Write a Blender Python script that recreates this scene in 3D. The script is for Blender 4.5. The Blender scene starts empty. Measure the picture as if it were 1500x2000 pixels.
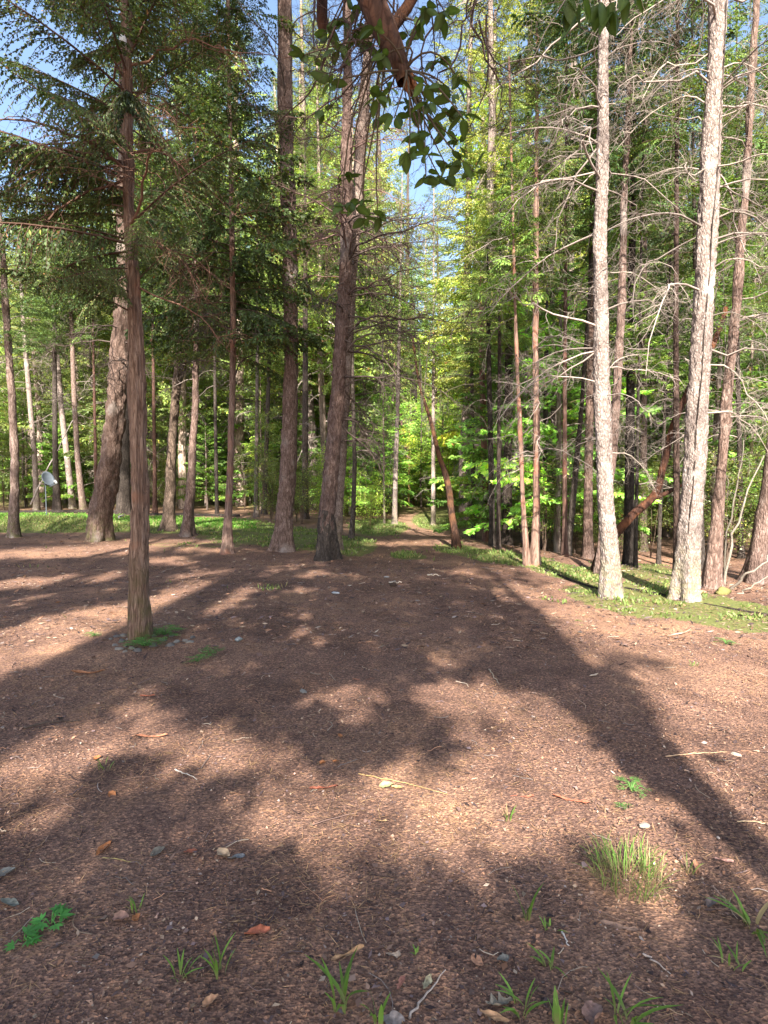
import bpy, math, random
import numpy as np
from mathutils import Vector, noise as mn

random.seed(11)
rng = np.random.default_rng(11)
scene = bpy.context.scene
col = scene.collection
PI = math.pi

# ------------------------------------------------------------------ camera
CAMZ = 1.55
FPX = 1100.0                      # focal length in pixels of the 1500 px wide photograph
TILT = math.atan(60 / FPX)
cam_d = bpy.data.cameras.new('camera')
cam = bpy.data.objects.new('camera', cam_d)
col.objects.link(cam)
cam.location = (0, 0, CAMZ)
cam.rotation_euler = (PI / 2 - TILT, 0, 0)
cam_d.sensor_fit = 'HORIZONTAL'
cam_d.sensor_width = 36
cam_d.lens = 36 * FPX / 1500
cam_d.clip_start = 0.05
cam_d.clip_end = 1500
scene.camera = cam

# ------------------------------------------------------------------ light
SUN_EL = math.radians(39)
SUN_AZ = math.radians(1.5)        # shadows fall forward, this much to the right
world = bpy.data.worlds.new('World')
scene.world = world
world.use_nodes = True
wn = world.node_tree
wn.nodes.clear()
w_out = wn.nodes.new('ShaderNodeOutputWorld')
w_bg = wn.nodes.new('ShaderNodeBackground')
w_sky = wn.nodes.new('ShaderNodeTexSky')
w_sky.sky_type = 'NISHITA'
w_sky.sun_disc = False
w_sky.sun_elevation = SUN_EL
# to-sun direction in the plane
sunx, suny = -math.sin(SUN_AZ), -math.cos(SUN_AZ)
w_sky.sun_rotation = math.atan2(sunx, suny)
w_sky.air_density = 1.0
w_sky.dust_density = 2.0
w_bg.inputs['Strength'].default_value = 0.095
wn.links.new(w_sky.outputs[0], w_bg.inputs[0])
wn.links.new(w_bg.outputs[0], w_out.inputs[0])

S = Vector((sunx * math.cos(SUN_EL), suny * math.cos(SUN_EL), math.sin(SUN_EL)))
sd = bpy.data.lights.new('sun', 'SUN')
sd.energy = 5.0
sd.angle = math.radians(0.53)
sd.color = (1.0, 0.93, 0.82)
sun = bpy.data.objects.new('sun', sd)
col.objects.link(sun)
sun.rotation_euler = S.to_track_quat('Z', 'Y').to_euler()
sun.location = (0, -20, 40)

scene.view_settings.view_transform = 'Standard'
scene.view_settings.look = 'None'
scene.view_settings.gamma = 1
scene.view_settings.use_curve_mapping = False
scene.view_settings.exposure = 2.2
scene.cycles.max_bounces = 6
scene.cycles.diffuse_bounces = 4
scene.cycles.glossy_bounces = 2
scene.cycles.transmission_bounces = 4
scene.cycles.transparent_max_bounces = 4

# ------------------------------------------------------------------ projection helpers
FW = np.array([0, math.cos(TILT), -math.sin(TILT)])
UP = np.array([0, math.sin(TILT), math.cos(TILT)])


def project(x, y, z):
    vy, vz = y, z - CAMZ
    d = vy * FW[1] + vz * FW[2]
    u = vy * UP[1] + vz * UP[2]
    return 750 + FPX * x / d, 1000 - FPX * u / d


def ray(px, py):
    a, b = (px - 750) / FPX, (1000 - py) / FPX
    return np.array([a, FW[1] + b * UP[1], FW[2] + b * UP[2]])


def at(px, py, Y):
    r = ray(px, py)
    t = Y / r[1]
    return np.array([r[0] * t, Y, CAMZ + r[2] * t])


def sstep(a, b, x):
    t = np.clip((x - a) / (b - a), 0, 1)
    return t * t * (3 - 2 * t)


def gz(x, y):
    """height of the ground"""
    x = np.asarray(x, float)
    y = np.asarray(y, float)
    z = 0.03 * np.sin(x * 0.9 + 1.3) * np.cos(y * 0.7) + 0.05 * np.sin(x * 0.23 + y * 0.17 + 0.5)
    z = z * sstep(1.5, 6, np.hypot(x, y))
    z = z + 17.0 * sstep(40, 150, y) + 0.012 * np.clip(y - 22, 0, 40)
    # the earth mound in the left background
    z = z + 0.42 * np.exp(-((x + 10.6) / 1.9) ** 2 - ((y - 17.6) / 0.9) ** 2) + 0.14 * np.exp(-((x + 8.4) / 1.2) ** 2 - ((y - 17.2) / 0.7) ** 2)
    # bank falling away on the right behind the big trunks
    e = x - (3.0 + (11.0 - y) * 0.42)
    z = z - 0.32 * sstep(0.6, 3.6, e) * sstep(3, 8, y) * (1 - sstep(30, 50, y))
    # track rutted very slightly
    return z


def ground_hit(px, py):
    r = ray(px, py)
    z = 0.0
    for _ in range(12):
        t = (z - CAMZ) / r[2]
        t = min(max(t, 0.5), 200)
        z = float(gz(r[0] * t, r[1] * t))
    return r[0] * t, r[1] * t, z


# ------------------------------------------------------------------ mesh helpers
def mesh_np(name, V, F, C=None, mats=(), smooth=False, midx=None):
    """V (n,3); F list of int arrays (m,4) or (m,3); C (n,3) point colours"""
    me = bpy.data.meshes.new(name)
    V = np.asarray(V, np.float32)
    F = [np.asarray(f, np.int32) for f in F if len(f)]
    me.vertices.add(len(V))
    me.vertices.foreach_set('co', V.ravel())
    tot = sum(f.size for f in F)
    npoly = sum(len(f) for f in F)
    me.loops.add(tot)
    me.polygons.add(npoly)
    me.loops.foreach_set('vertex_index', np.concatenate([f.ravel() for f in F]))
    lt = np.concatenate([np.full(len(f), f.shape[1], np.int32) for f in F])
    ls = np.concatenate([[0], np.cumsum(lt)[:-1]]).astype(np.int32)
    me.polygons.foreach_set('loop_start', ls)
    if smooth:
        me.polygons.foreach_set('use_smooth', np.ones(npoly, bool))
    if midx is not None:
        me.polygons.foreach_set('material_index', np.asarray(midx, np.int32))
    me.update(calc_edges=True)
    if C is not None:
        a = me.color_attributes.new('col', 'FLOAT_COLOR', 'POINT')
        c4 = np.ones((len(V), 4), np.float32)
        c4[:, :3] = C
        a.data.foreach_set('color', c4.ravel())
    for m in mats:
        me.materials.append(m)
    return me


def link(name, me, parent=None, loc=(0, 0, 0), rot=(0, 0, 0), scale=(1, 1, 1), color=None):
    o = bpy.data.objects.new(name, me)
    col.objects.link(o)
    if parent is not None:
        o.parent = parent
    o.location = loc
    o.rotation_euler = rot
    o.scale = scale
    if color is not None:
        o.color = (*color, 1)
    return o


def tag(o, label, cat, group=None, kind=None):
    if label:
        o['label'] = label
    if cat:
        o['category'] = cat
    if group:
        o['group'] = group
    if kind:
        o['kind'] = kind
    return o


def empty(name, loc, label, cat, group=None, rz=0.0):
    o = bpy.data.objects.new(name, None)
    o.empty_display_size = 0.2
    col.objects.link(o)
    o.location = loc
    o.rotation_euler = (0, 0, rz)
    return tag(o, label, cat, group)


def norm(a):
    return a / np.maximum(np.linalg.norm(a, axis=-1, keepdims=True), 1e-9)


class Geo:
    """collects vertices, quads and point colours"""

    def __init__(s):
        s.v, s.f, s.c, s.m, s.n = [], [], [], [], 0

    def add(s, V, F, C, mi=0):
        V = np.asarray(V).reshape(-1, 3)
        C = np.broadcast_to(np.asarray(C, float), V.shape) if np.ndim(C) == 1 else np.asarray(C).reshape(-1, 3)
        s.v.append(V)
        s.f.append(np.asarray(F) + s.n)
        s.c.append(C)
        s.m.append(np.full(len(F), mi))
        s.n += len(V)

    def mesh(s, name, mats, smooth=False):
        return mesh_np(name, np.concatenate(s.v), s.f, np.concatenate(s.c), mats, smooth, np.concatenate(s.m))


def tubes(P, R, n=4, ref=(0.13, 0.21, 0.97)):
    """P (m,k,3) centre lines, R (m,k) radii -> V, quads"""
    P = np.asarray(P, float)
    R = np.asarray(R, float)
    if P.ndim == 2:
        P, R = P[None], R[None]
    m, k, _ = P.shape
    T = norm(np.gradient(P, axis=1))
    ref = np.asarray(ref, float)
    A = norm(np.cross(T, ref))
    B = np.cross(T, A)
    ang = np.arange(n) * 2 * PI / n
    ring = A[:, :, None, :] * np.cos(ang)[None, None, :, None] + B[:, :, None, :] * np.sin(ang)[None, None, :, None]
    V = P[:, :, None, :] + ring * R[:, :, None, None]
    base = (np.arange(m) * k * n)[:, None, None]
    i = (np.arange(k - 1) * n)[None, :, None]
    j = np.arange(n)[None, None, :]
    j2 = (j + 1) % n
    F = np.stack([base + i + j, base + i + j2, base + i + n + j2, base + i + n + j], -1).reshape(-1, 4)
    return V.reshape(-1, 3), F


def leaves(P, D, W):
    """diamond leaves: base P, length vector D, width vector W (half)"""
    m = len(P)
    V = np.stack([P, P + D * 0.45 + W, P + D, P + D * 0.45 - W], 1).reshape(-1, 3)
    F = np.arange(m * 4).reshape(m, 4)
    return V, F


def rep(C, k):
    return np.repeat(C, k, axis=0)


def rotz(V, a):
    c, s = math.cos(a), math.sin(a)
    M = np.array([[c, -s, 0], [s, c, 0], [0, 0, 1]])
    return V @ M.T


def roty(V, a):
    c, s = math.cos(a), math.sin(a)
    M = np.array([[c, 0, s], [0, 1, 0], [-s, 0, c]])
    return V @ M.T


def rotx(V, a):
    c, s = math.cos(a), math.sin(a)
    M = np.array([[1, 0, 0], [0, c, -s], [0, s, c]])
    return V @ M.T


# ------------------------------------------------------------------ materials
def new_mat(name):
    m = bpy.data.materials.new(name)
    m.use_nodes = True
    nt = m.node_tree
    nt.nodes.clear()
    out = nt.nodes.new('ShaderNodeOutputMaterial')
    return m, nt, out


def N(nt, t, **kw):
    n = nt.nodes.new(t)
    for k, v in kw.items():
        setattr(n, k, v)
    return n


def mix_rgb(nt, a, b, f, mode='MIX'):
    n = nt.nodes.new('ShaderNodeMix')
    n.data_type = 'RGBA'
    n.blend_type = mode
    for sock, val in ((n.inputs[0], f), (n.inputs[6], a), (n.inputs[7], b)):
        if hasattr(val, 'links') or hasattr(val, 'is_linked'):
            nt.links.new(val, sock)
        elif isinstance(val, (int, float)):
            sock.default_value = val
        else:
            sock.default_value = (*val, 1)
    return n.outputs[2]


def ramp(nt, fac, stops):
    r = nt.nodes.new('ShaderNodeValToRGB')
    el = r.color_ramp.elements
    while len(el) > 1:
        el.remove(el[-1])
    el[0].position = stops[0][0]
    el[0].color = (*stops[0][1], 1)
    for p, c in stops[1:]:
        e = el.new(p)
        e.color = (*c, 1)
    nt.links.new(fac, r.inputs[0])
    return r.outputs[0]


def leaf_mat(name, trans=0.35, rough=0.45, spec=0.25):
    m, nt, out = new_mat(name)
    a = N(nt, 'ShaderNodeAttribute', attribute_name='col')
    oi = N(nt, 'ShaderNodeObjectInfo')
    c = mix_rgb(nt, a.outputs['Color'], oi.outputs['Color'], 1.0, 'MULTIPLY')
    p = N(nt, 'ShaderNodeBsdfPrincipled')
    p.inputs['Roughness'].default_value = rough
    p.inputs['Specular IOR Level'].default_value = spec
    nt.links.new(c, p.inputs['Base Color'])
    t = N(nt, 'ShaderNodeBsdfTranslucent')
    c2 = mix_rgb(nt, c, (1.35, 1.35, 0.55), 1.0, 'MULTIPLY')
    nt.links.new(c2, t.inputs['Color'])
    ms = N(nt, 'ShaderNodeMixShader')
    ms.inputs[0].default_value = trans
    nt.links.new(p.outputs[0], ms.inputs[1])
    nt.links.new(t.outputs[0], ms.inputs[2])
    nt.links.new(ms.outputs[0], out.inputs[0])
    return m


def bark_mat(name, dark, mid, light, zs=0.22, scale=26, bump=0.6, patch=None, patch_scale=1.6, moss=None, dist=0.02, patch_lo=0.52):
    m, nt, out = new_mat(name)
    tc = N(nt, 'ShaderNodeTexCoord')
    mp = N(nt, 'ShaderNodeMapping')
    mp.inputs['Scale'].default_value = (1, 1, zs)
    nt.links.new(tc.outputs['Object'], mp.inputs[0])
    n1 = N(nt, 'ShaderNodeTexNoise')
    n1.inputs['Scale'].default_value = scale
    n1.inputs['Detail'].default_value = 6
    n1.inputs['Roughness'].default_value = 0.7
    n1.inputs['Distortion'].default_value = 0.5
    nt.links.new(mp.outputs[0], n1.inputs[0])
    v = N(nt, 'ShaderNodeTexVoronoi', feature='DISTANCE_TO_EDGE')
    v.inputs['Scale'].default_value = scale * 1.2
    nt.links.new(mp.outputs[0], v.inputs[0])
    c = ramp(nt, n1.outputs['Fac'], [(0.3, dark), (0.5, mid), (0.68, light)])
    edge = ramp(nt, v.outputs['Distance'], [(0.0, (0.45, 0.42, 0.4)), (0.12, (1, 1, 1))])
    c = mix_rgb(nt, c, edge, 0.8, 'MULTIPLY')
    n2 = N(nt, 'ShaderNodeTexNoise')
    n2.inputs['Scale'].default_value = patch_scale
    n2.inputs['Detail'].default_value = 5
    nt.links.new(tc.outputs['Object'], n2.inputs[0])
    if patch:
        f = ramp(nt, n2.outputs['Fac'], [(patch_lo, (0, 0, 0)), (patch_lo + 0.1, (1, 1, 1))])
        c = mix_rgb(nt, c, mix_rgb(nt, patch, c, 0.35), f)
    if moss:
        sx = N(nt, 'ShaderNodeSeparateXYZ')
        nt.links.new(tc.outputs['Object'], sx.inputs[0])
        mr = N(nt, 'ShaderNodeMapRange')
        mr.inputs[1].default_value = 0.0
        mr.inputs[2].default_value = 0.9
        mr.inputs[3].default_value = 0.75
        mr.inputs[4].default_value = 0.0
        nt.links.new(sx.outputs[2], mr.inputs[0])
        n3 = N(nt, 'ShaderNodeTexNoise')
        n3.inputs['Scale'].default_value = 9
        n3.inputs['Detail'].default_value = 6
        nt.links.new(tc.outputs['Object'], n3.inputs[0])
        f3 = ramp(nt, n3.outputs['Fac'], [(0.42, (0, 0, 0)), (0.6, (1, 1, 1))])
        mm = N(nt, 'ShaderNodeMath', operation='MULTIPLY')
        nt.links.new(mr.outputs[0], mm.inputs[0])
        nt.links.new(f3, mm.inputs[1])
        c = mix_rgb(nt, c, moss, mm.outputs[0])
    oi = N(nt, 'ShaderNodeObjectInfo')
    c = mix_rgb(nt, c, oi.outputs['Color'], 1.0, 'MULTIPLY')
    b = N(nt, 'ShaderNodeBump')
    b.inputs['Strength'].default_value = bump
    b.inputs['Distance'].default_value = dist
    add = N(nt, 'ShaderNodeMath', operation='MULTIPLY_ADD')
    nt.links.new(v.outputs['Distance'], add.inputs[0])
    add.inputs[1].default_value = 1.2
    nt.links.new(n1.outputs['Fac'], add.inputs[2])
    nt.links.new(add.outputs[0], b.inputs['Height'])
    p = N(nt, 'ShaderNodeBsdfPrincipled')
    p.inputs['Roughness'].default_value = 0.9
    p.inputs['Specular IOR Level'].default_value = 0.15
    nt.links.new(c, p.inputs['Base Color'])
    nt.links.new(b.outputs[0], p.inputs['Normal'])
    nt.links.new(p.outputs[0], out.inputs[0])
    return m


def col_mat(name, rough=0.85, spec=0.2, noise_amt=0.0, bump=0.0, nscale=40):
    """takes its colour from the mesh colour times the object colour"""
    m, nt, out = new_mat(name)
    a = N(nt, 'ShaderNodeAttribute', attribute_name='col')
    oi = N(nt, 'ShaderNodeObjectInfo')
    c = mix_rgb(nt, a.outputs['Color'], oi.outputs['Color'], 1.0, 'MULTIPLY')
    p = N(nt, 'ShaderNodeBsdfPrincipled')
    p.inputs['Roughness'].default_value = rough
    p.inputs['Specular IOR Level'].default_value = spec
    if noise_amt or bump:
        tc = N(nt, 'ShaderNodeTexCoord')
        n1 = N(nt, 'ShaderNodeTexNoise')
        n1.inputs['Scale'].default_value = nscale
        n1.inputs['Detail'].default_value = 5
        nt.links.new(tc.outputs['Object'], n1.inputs[0])
        f = ramp(nt, n1.outputs['Fac'], [(0.3, (0.45, 0.45, 0.45)), (0.7, (1.4, 1.4, 1.4))])
        c = mix_rgb(nt, c, f, noise_amt, 'MULTIPLY')
        b = N(nt, 'ShaderNodeBump')
        b.inputs['Strength'].default_value = bump
        b.inputs['Distance'].default_value = 0.01
        nt.links.new(n1.outputs['Fac'], b.inputs['Height'])
        nt.links.new(b.outputs[0], p.inputs['Normal'])
    nt.links.new(c, p.inputs['Base Color'])
    nt.links.new(p.outputs[0], out.inputs[0])
    return m


M_LEAF = leaf_mat('conifer_foliage', 0.3)
M_BROAD = leaf_mat('broad_leaf', 0.4, 0.35, 0.4)
M_MADRONE = leaf_mat('madrone_leaf', 0.4, 0.45, 0.25)
M_GRASS = leaf_mat('grass_blade', 0.4, 0.5, 0.2)
M_TWIG = col_mat('twig_wood', 0.9, 0.1)
M_LITTER = col_mat('litter_bits', 0.85, 0.15)
M_PIECE = col_mat('dry_piece', 0.8, 0.2, 0.6, 0.5, 60)
M_STONE = col_mat('stone_surface', 0.8, 0.25, 0.7, 0.6, 25)
M_CEDAR = bark_mat('cedar_bark', (0.07, 0.047, 0.038), (0.2, 0.145, 0.12), (0.36, 0.29, 0.25), zs=0.07, scale=44, bump=1.0,
                   patch=(0.26, 0.14, 0.095), patch_scale=2.6, moss=(0.10, 0.11, 0.045), patch_lo=0.56)
M_REDCEDAR = bark_mat('red_cedar_bark', (0.08, 0.05, 0.04), (0.17, 0.11, 0.088), (0.27, 0.195, 0.16), zs=0.08, scale=30, bump=0.8,
                      patch=(0.26, 0.12, 0.08), patch_scale=2.0)
M_FIR = bark_mat('fir_bark', (0.07, 0.048, 0.04), (0.17, 0.12, 0.1), (0.3, 0.23, 0.2), zs=0.3, scale=20, bump=1.0,
                 patch=(0.3, 0.27, 0.25), patch_scale=1.7, moss=(0.11, 0.11, 0.045), patch_lo=0.58)
M_REDFIR = bark_mat('red_fir_bark', (0.06, 0.04, 0.034), (0.15, 0.1, 0.083), (0.27, 0.2, 0.175), zs=0.3, scale=22, bump=1.0,
                    patch=(0.26, 0.22, 0.2), patch_scale=1.5, patch_lo=0.57)
M_PALE = bark_mat('pale_pine_bark', (0.1, 0.073, 0.063), (0.25, 0.2, 0.178), (0.39, 0.33, 0.3), zs=0.45, scale=30, bump=0.9,
                  patch=(0.4, 0.35, 0.32), patch_scale=2.2, moss=(0.24, 0.22, 0.12), patch_lo=0.55)
M_DARK = bark_mat('dark_bark', (0.02, 0.016, 0.013), (0.05, 0.04, 0.034), (0.1, 0.08, 0.07), zs=0.35, scale=20, bump=1.0)
M_MADBARK = bark_mat('madrone_bark', (0.04, 0.025, 0.02), (0.09, 0.05, 0.036), (0.17, 0.085, 0.055), zs=0.35, scale=16, bump=0.9,
                     patch=(0.27, 0.13, 0.065), patch_scale=3.0, patch_lo=0.48)
M_LOG = bark_mat('rotten_log_and_shaded_edge', (0.01, 0.008, 0.007), (0.028, 0.022, 0.019), (0.06, 0.05, 0.04), zs=1, scale=14, bump=0.8)  # near black; also serves as the shade along the right verge edge
M_BGBARK = bark_mat('far_bark', (0.08, 0.06, 0.05), (0.18, 0.14, 0.12), (0.3, 0.25, 0.22), zs=0.3, scale=9, bump=0.5)

# ------------------------------------------------------------------ ground
def px_mask(px, py, blobs):
    """sum of soft ellipses given in photograph pixels: (cx, cy, rx, ry, slope, strength)"""
    r = np.zeros_like(px)
    for cx, cy, rx, ry, sl, s in blobs:
        dx = px - cx
        dy = py - cy - sl * dx
        r = np.maximum(r, min(1, s * 1.08) * (1 - sstep(0.72, 1.22, np.hypot(dx / rx, dy / ry))))
    return r


GREEN = [  # where grass and small weeds cover the ground
    (60, 1022, 270, 19, 0, 1.0), (330, 1026, 260, 18, 0.02, 0.6), (520, 1045, 160, 22, 0.02, 0.5), (600, 1062, 110, 16, 0, 0.45),
    (690, 1066, 50, 22, 0, 0.6), (738, 1030, 62, 18, 0, 0.7), (868, 1016, 66, 22, 0, 0.75), (900, 1075, 60, 12, 0.1, 0.55),
    (797, 1086, 38, 7, 0.05, 0.8), (1000, 1092, 110, 14, 0.12, 0.75), (1110, 1118, 90, 16, 0.2, 0.95),
    (1165, 1158, 60, 14, 0.1, 0.7), (1300, 1178, 210, 36, 0.12, 0.6), (1440, 1205, 120, 36, 0.1, 0.5), (1250, 1120, 120, 22, 0.1, 0.5),
    (1080, 1170, 50, 10, 0.1, 0.25), (1130, 1215, 40, 10, 0, 0.3), (1420, 1250, 40, 14, 0, 0.3), (380, 1065, 120, 7, 0, 0.35),
]
GREEN_B = [(b[0], b[1], b[2], b[3], b[4], b[5]) for b in GREEN]


def axis(lo, hi, n, c, s0):
    """non uniform axis: spacing s0 near c, growing outwards"""
    u = np.linspace(-1, 1, n)
    k = 5.2
    left, right = c - lo, hi - c
    v = np.sinh(u * k) / math.sinh(k)
    return np.where(v < 0, c + v * left, c + v * right)


def build_ground():
    ys = np.concatenate([np.linspace(-26, 0.6, 30)[:-1], np.linspace(0.6, 5.5, 170)[:-1], 5.5 * (170 / 5.5) ** np.linspace(0, 1, 200)])
    xs = axis(-140, 140, 340, 0, 0.02)
    X, Y = np.meshgrid(xs, ys)
    Z = gz(X, Y)
    px, py = project(X, np.maximum(Y, 0.7), Z)
    g = px_mask(px, py, GREEN_B) * (Y > 4)
    # woodland floor beyond the clearing: partly green
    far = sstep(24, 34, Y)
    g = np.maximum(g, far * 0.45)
    # fine unevenness
    flat = np.stack([X.ravel(), Y.ravel()], 1)
    d = np.array([mn.noise(Vector((a * 1.3, b * 1.3, 0.0))) * 0.022 + mn.noise(Vector((a * 4, b * 4, 3.0))) * 0.009 +
                  mn.noise(Vector((a * 11, b * 11, 7.0))) * 0.004 for a, b in flat]).reshape(X.shape)
    Z = Z + d * (1 - 0.6 * sstep(30, 60, Y))
    n0, n1 = X.shape
    V = np.stack([X, Y, Z], -1).reshape(-1, 3)
    i = np.arange(n0 - 1)[:, None] * n1
    j = np.arange(n1 - 1)[None, :]
    F = np.stack([i + j, i + j + 1, i + j + n1 + 1, i + j + n1], -1).reshape(-1, 4)
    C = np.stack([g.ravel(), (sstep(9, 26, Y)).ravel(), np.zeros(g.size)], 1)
    m, nt, out = new_mat('forest_floor')
    tc = N(nt, 'ShaderNodeTexCoord')
    at_ = N(nt, 'ShaderNodeAttribute', attribute_name='col')
    sep = N(nt, 'ShaderNodeSeparateColor')
    nt.links.new(at_.outputs['Color'], sep.inputs[0])

    def noise(sc, det=6, rough=0.6, dist=0.0):
        n = N(nt, 'ShaderNodeTexNoise')
        n.inputs['Scale'].default_value = sc
        n.inputs['Detail'].default_value = det
        n.inputs['Roughness'].default_value = rough
        n.inputs['Distortion'].default_value = dist
        nt.links.new(tc.outputs['Object'], n.inputs[0])
        return n.outputs['Fac']
    big = noise(0.55, 5, 0.6)
    c = ramp(nt, big, [(0.33, (0.105, 0.069, 0.056)), (0.5, (0.163, 0.107, 0.086)), (0.66, (0.24, 0.157, 0.113))])
    med = ramp(nt, noise(2.3, 7, 0.7, 0.6), [(0.32, (0.62, 0.6, 0.62)), (0.5, (1, 1, 1)), (0.7, (1.3, 1.22, 1.05))])
    c = mix_rgb(nt, c, med, 0.8, 'MULTIPLY')
    fine = noise(70, 8, 0.75, 0.4)
    cf = ramp(nt, fine, [(0.3, (0.3, 0.27, 0.27)), (0.5, (0.95, 0.92, 0.9)), (0.7, (1.75, 1.7, 1.6))])
    c = mix_rgb(nt, c, cf, 0.85, 'MULTIPLY')
    v = N(nt, 'ShaderNodeTexVoronoi')
    v.inputs['Scale'].default_value = 130
    mp = N(nt, 'ShaderNodeMapping')
    mp.inputs['Scale'].default_value = (0.7, 1.0, 1)
    nt.links.new(tc.outputs['Object'], mp.inputs[0])
    nt.links.new(mp.outputs[0], v.inputs[0])
    sv = N(nt, 'ShaderNodeSeparateColor')
    nt.links.new(v.outputs['Color'], sv.inputs[0])
    cv = ramp(nt, sv.outputs[0], [(0.0, (0.35, 0.28, 0.28)), (0.55, (0.9, 0.82, 0.8)), (0.85, (1.5, 1.3, 1.1)), (1.0, (2.5, 2.1, 1.7))])
    c = mix_rgb(nt, c, cv, 0.7, 'MULTIPLY')
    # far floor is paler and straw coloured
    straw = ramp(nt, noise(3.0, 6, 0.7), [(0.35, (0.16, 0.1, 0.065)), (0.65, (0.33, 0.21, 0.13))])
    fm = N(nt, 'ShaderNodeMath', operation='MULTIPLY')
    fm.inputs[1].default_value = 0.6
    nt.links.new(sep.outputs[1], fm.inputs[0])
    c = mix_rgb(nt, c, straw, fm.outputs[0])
    # green
    gn = noise(5.5, 6, 0.75)
    gcol = ramp(nt, noise(30, 5, 0.7), [(0.3, (0.055, 0.075, 0.02)), (0.7, (0.17, 0.2, 0.055))])
    gm = N(nt, 'ShaderNodeMath', operation='MULTIPLY')
    nt.links.new(gn, gm.inputs[0])
    gm.inputs[1].default_value = 1.1
    ga = N(nt, 'ShaderNodeMath', operation='ADD')
    nt.links.new(sep.outputs[0], ga.inputs[0])
    nt.links.new(gm.outputs[0], ga.inputs[1])
    gf = ramp(nt, ga.outputs[0], [(0.95, (0, 0, 0)), (1.35, (0.8, 0.8, 0.8))])
    c = mix_rgb(nt, c, gcol, gf)
    p = N(nt, 'ShaderNodeBsdfPrincipled')
    p.inputs['Roughness'].default_value = 0.95
    p.inputs['Specular IOR Level'].default_value = 0.1
    nt.links.new(c, p.inputs['Base Color'])
    b = N(nt, 'ShaderNodeBump')
    b.inputs['Strength'].default_value = 1.0
    b.inputs['Distance'].default_value = 0.0045
    ma = N(nt, 'ShaderNodeMath', operation='ADD')
    nt.links.new(fine, ma.inputs[0])
    nt.links.new(v.outputs['Distance'], ma.inputs[1])
    nt.links.new(ma.outputs[0], b.inputs['Height'])
    nt.links.new(b.outputs[0], p.inputs['Normal'])
    nt.links.new(p.outputs[0], out.inputs[0])
    me = mesh_np('ground', V, [F], C, (m,), smooth=True)
    o = link('ground', me)
    tag(o, 'reddish brown forest floor of needles and bark crumbs', None, kind='structure')
    return o


build_ground()

# ------------------------------------------------------------------ foliage generators
def leaf_cols(n, base, var=0.35, yellow=0.12, brown=0.0, r=rng):
    b = np.asarray(base) * 2.15
    k = np.exp(r.normal(0, var, (n, 1)))
    c = b[None] * k
    y = r.random(n) < yellow
    c[y] = c[y] * np.array([1.6, 1.3, 0.8])
    if brown:
        y = r.random(n) < brown
        c[y] = np.array([0.2, 0.105, 0.05]) * k[y]
    return np.clip(c, 0.004, 0.45)


def conifer_branch(L, r, rise=0.15, droop=0.5, ntw=26, nl=8, ll=0.07, lw=0.016, tdroop=0.25, tlen=0.42, start=0.15,
                   base=(0.06, 0.095, 0.03), wood=(0.09, 0.065, 0.05), brown=0.01, yellow=0.12, jit=0.3):
    """one bough along +x: wood tubes and leaf sprays"""
    k = 7
    t = np.linspace(0, 1, k)
    wob = r.normal(0, 0.03 * L, 2)
    ax = np.stack([L * t, wob[0] * np.sin(t * 3), rise * L * t - droop * L * t ** 2 * 0.6], 1)
    Vw, Fw = tubes(ax, 0.014 * L / 1.8 * (1 - t) ** 0.8 + 0.002, 3)
    # twigs
    tt = start + (1 - start) * (np.arange(ntw) + r.random(ntw)) / ntw
    pos = np.stack([np.interp(tt, t, ax[:, i]) for i in range(3)], 1)
    side = np.where(np.arange(ntw) % 2 == 0, 1, -1)
    ang = side * r.uniform(0.6, 1.15, ntw)
    tl = tlen * L / 1.8 * (np.sin(np.clip((tt - start) / (1 - start), 0, 1) * PI * 0.8 + 0.45)) * r.uniform(0.6, 1.15, ntw)
    d = np.stack([np.cos(ang), np.sin(ang), r.normal(-0.05, jit * 0.5, ntw)], 1)
    s = np.linspace(0, 1, 3)
    TW = pos[:, None, :] + d[:, None, :] * (tl[:, None] * s[None])[:, :, None]
    TW[:, :, 2] -= tdroop * (tl[:, None] * s[None] ** 1.6)
    Vt, Ft = tubes(TW, np.broadcast_to(0.004 * (1 - 0.7 * s), (ntw, 3)), 3)
    # leaflets along the twigs
    sl = (np.arange(nl) + 0.6) / nl
    P = np.stack([np.array([np.interp(sl, s, TW[i, :, c]) for i in range(ntw)]) for c in range(3)], -1)  # ntw,nl,3
    dirn = norm(TW[:, -1] - TW[:, 0])
    up = np.array([0, 0, 1.0])
    sidev = norm(np.cross(dirn, up))
    out = []
    n = ntw * nl
    cols = []
    for sg in (-1, 1):
        sw = r.uniform(0.35, 1.0, (ntw, nl, 1))
        D = dirn[:, None, :] * (1.1 - sw * 0.3) + sg * sidev[:, None, :] * sw
        D = D + r.normal(0, jit, D.shape) + np.array([0, 0, -0.12 - tdroop * 0.5])
        D = norm(D) * ll * r.uniform(0.6, 1.25, (ntw, nl, 1)) * (1.15 - 0.5 * sl)[None, :, None]
        W = norm(np.cross(D, up[None, None] + r.normal(0, 0.55, D.shape))) * lw * r.uniform(0.7, 1.3, (ntw, nl, 1))
        out.append(leaves(P.reshape(-1, 3), D.reshape(-1, 3), W.reshape(-1, 3)))
        cols.append(rep(leaf_cols(n, base, 0.3, yellow, brown, r), 4))
    V = np.concatenate([out[0][0], out[1][0]])
    F = np.concatenate([out[0][1], out[1][1] + len(out[0][0])])
    wd = np.concatenate([Vw, Vt]), np.concatenate([Fw, Ft + len(Vw)])
    return V, F, np.concatenate(cols), wd[0], wd[1], np.asarray(wood)


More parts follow.
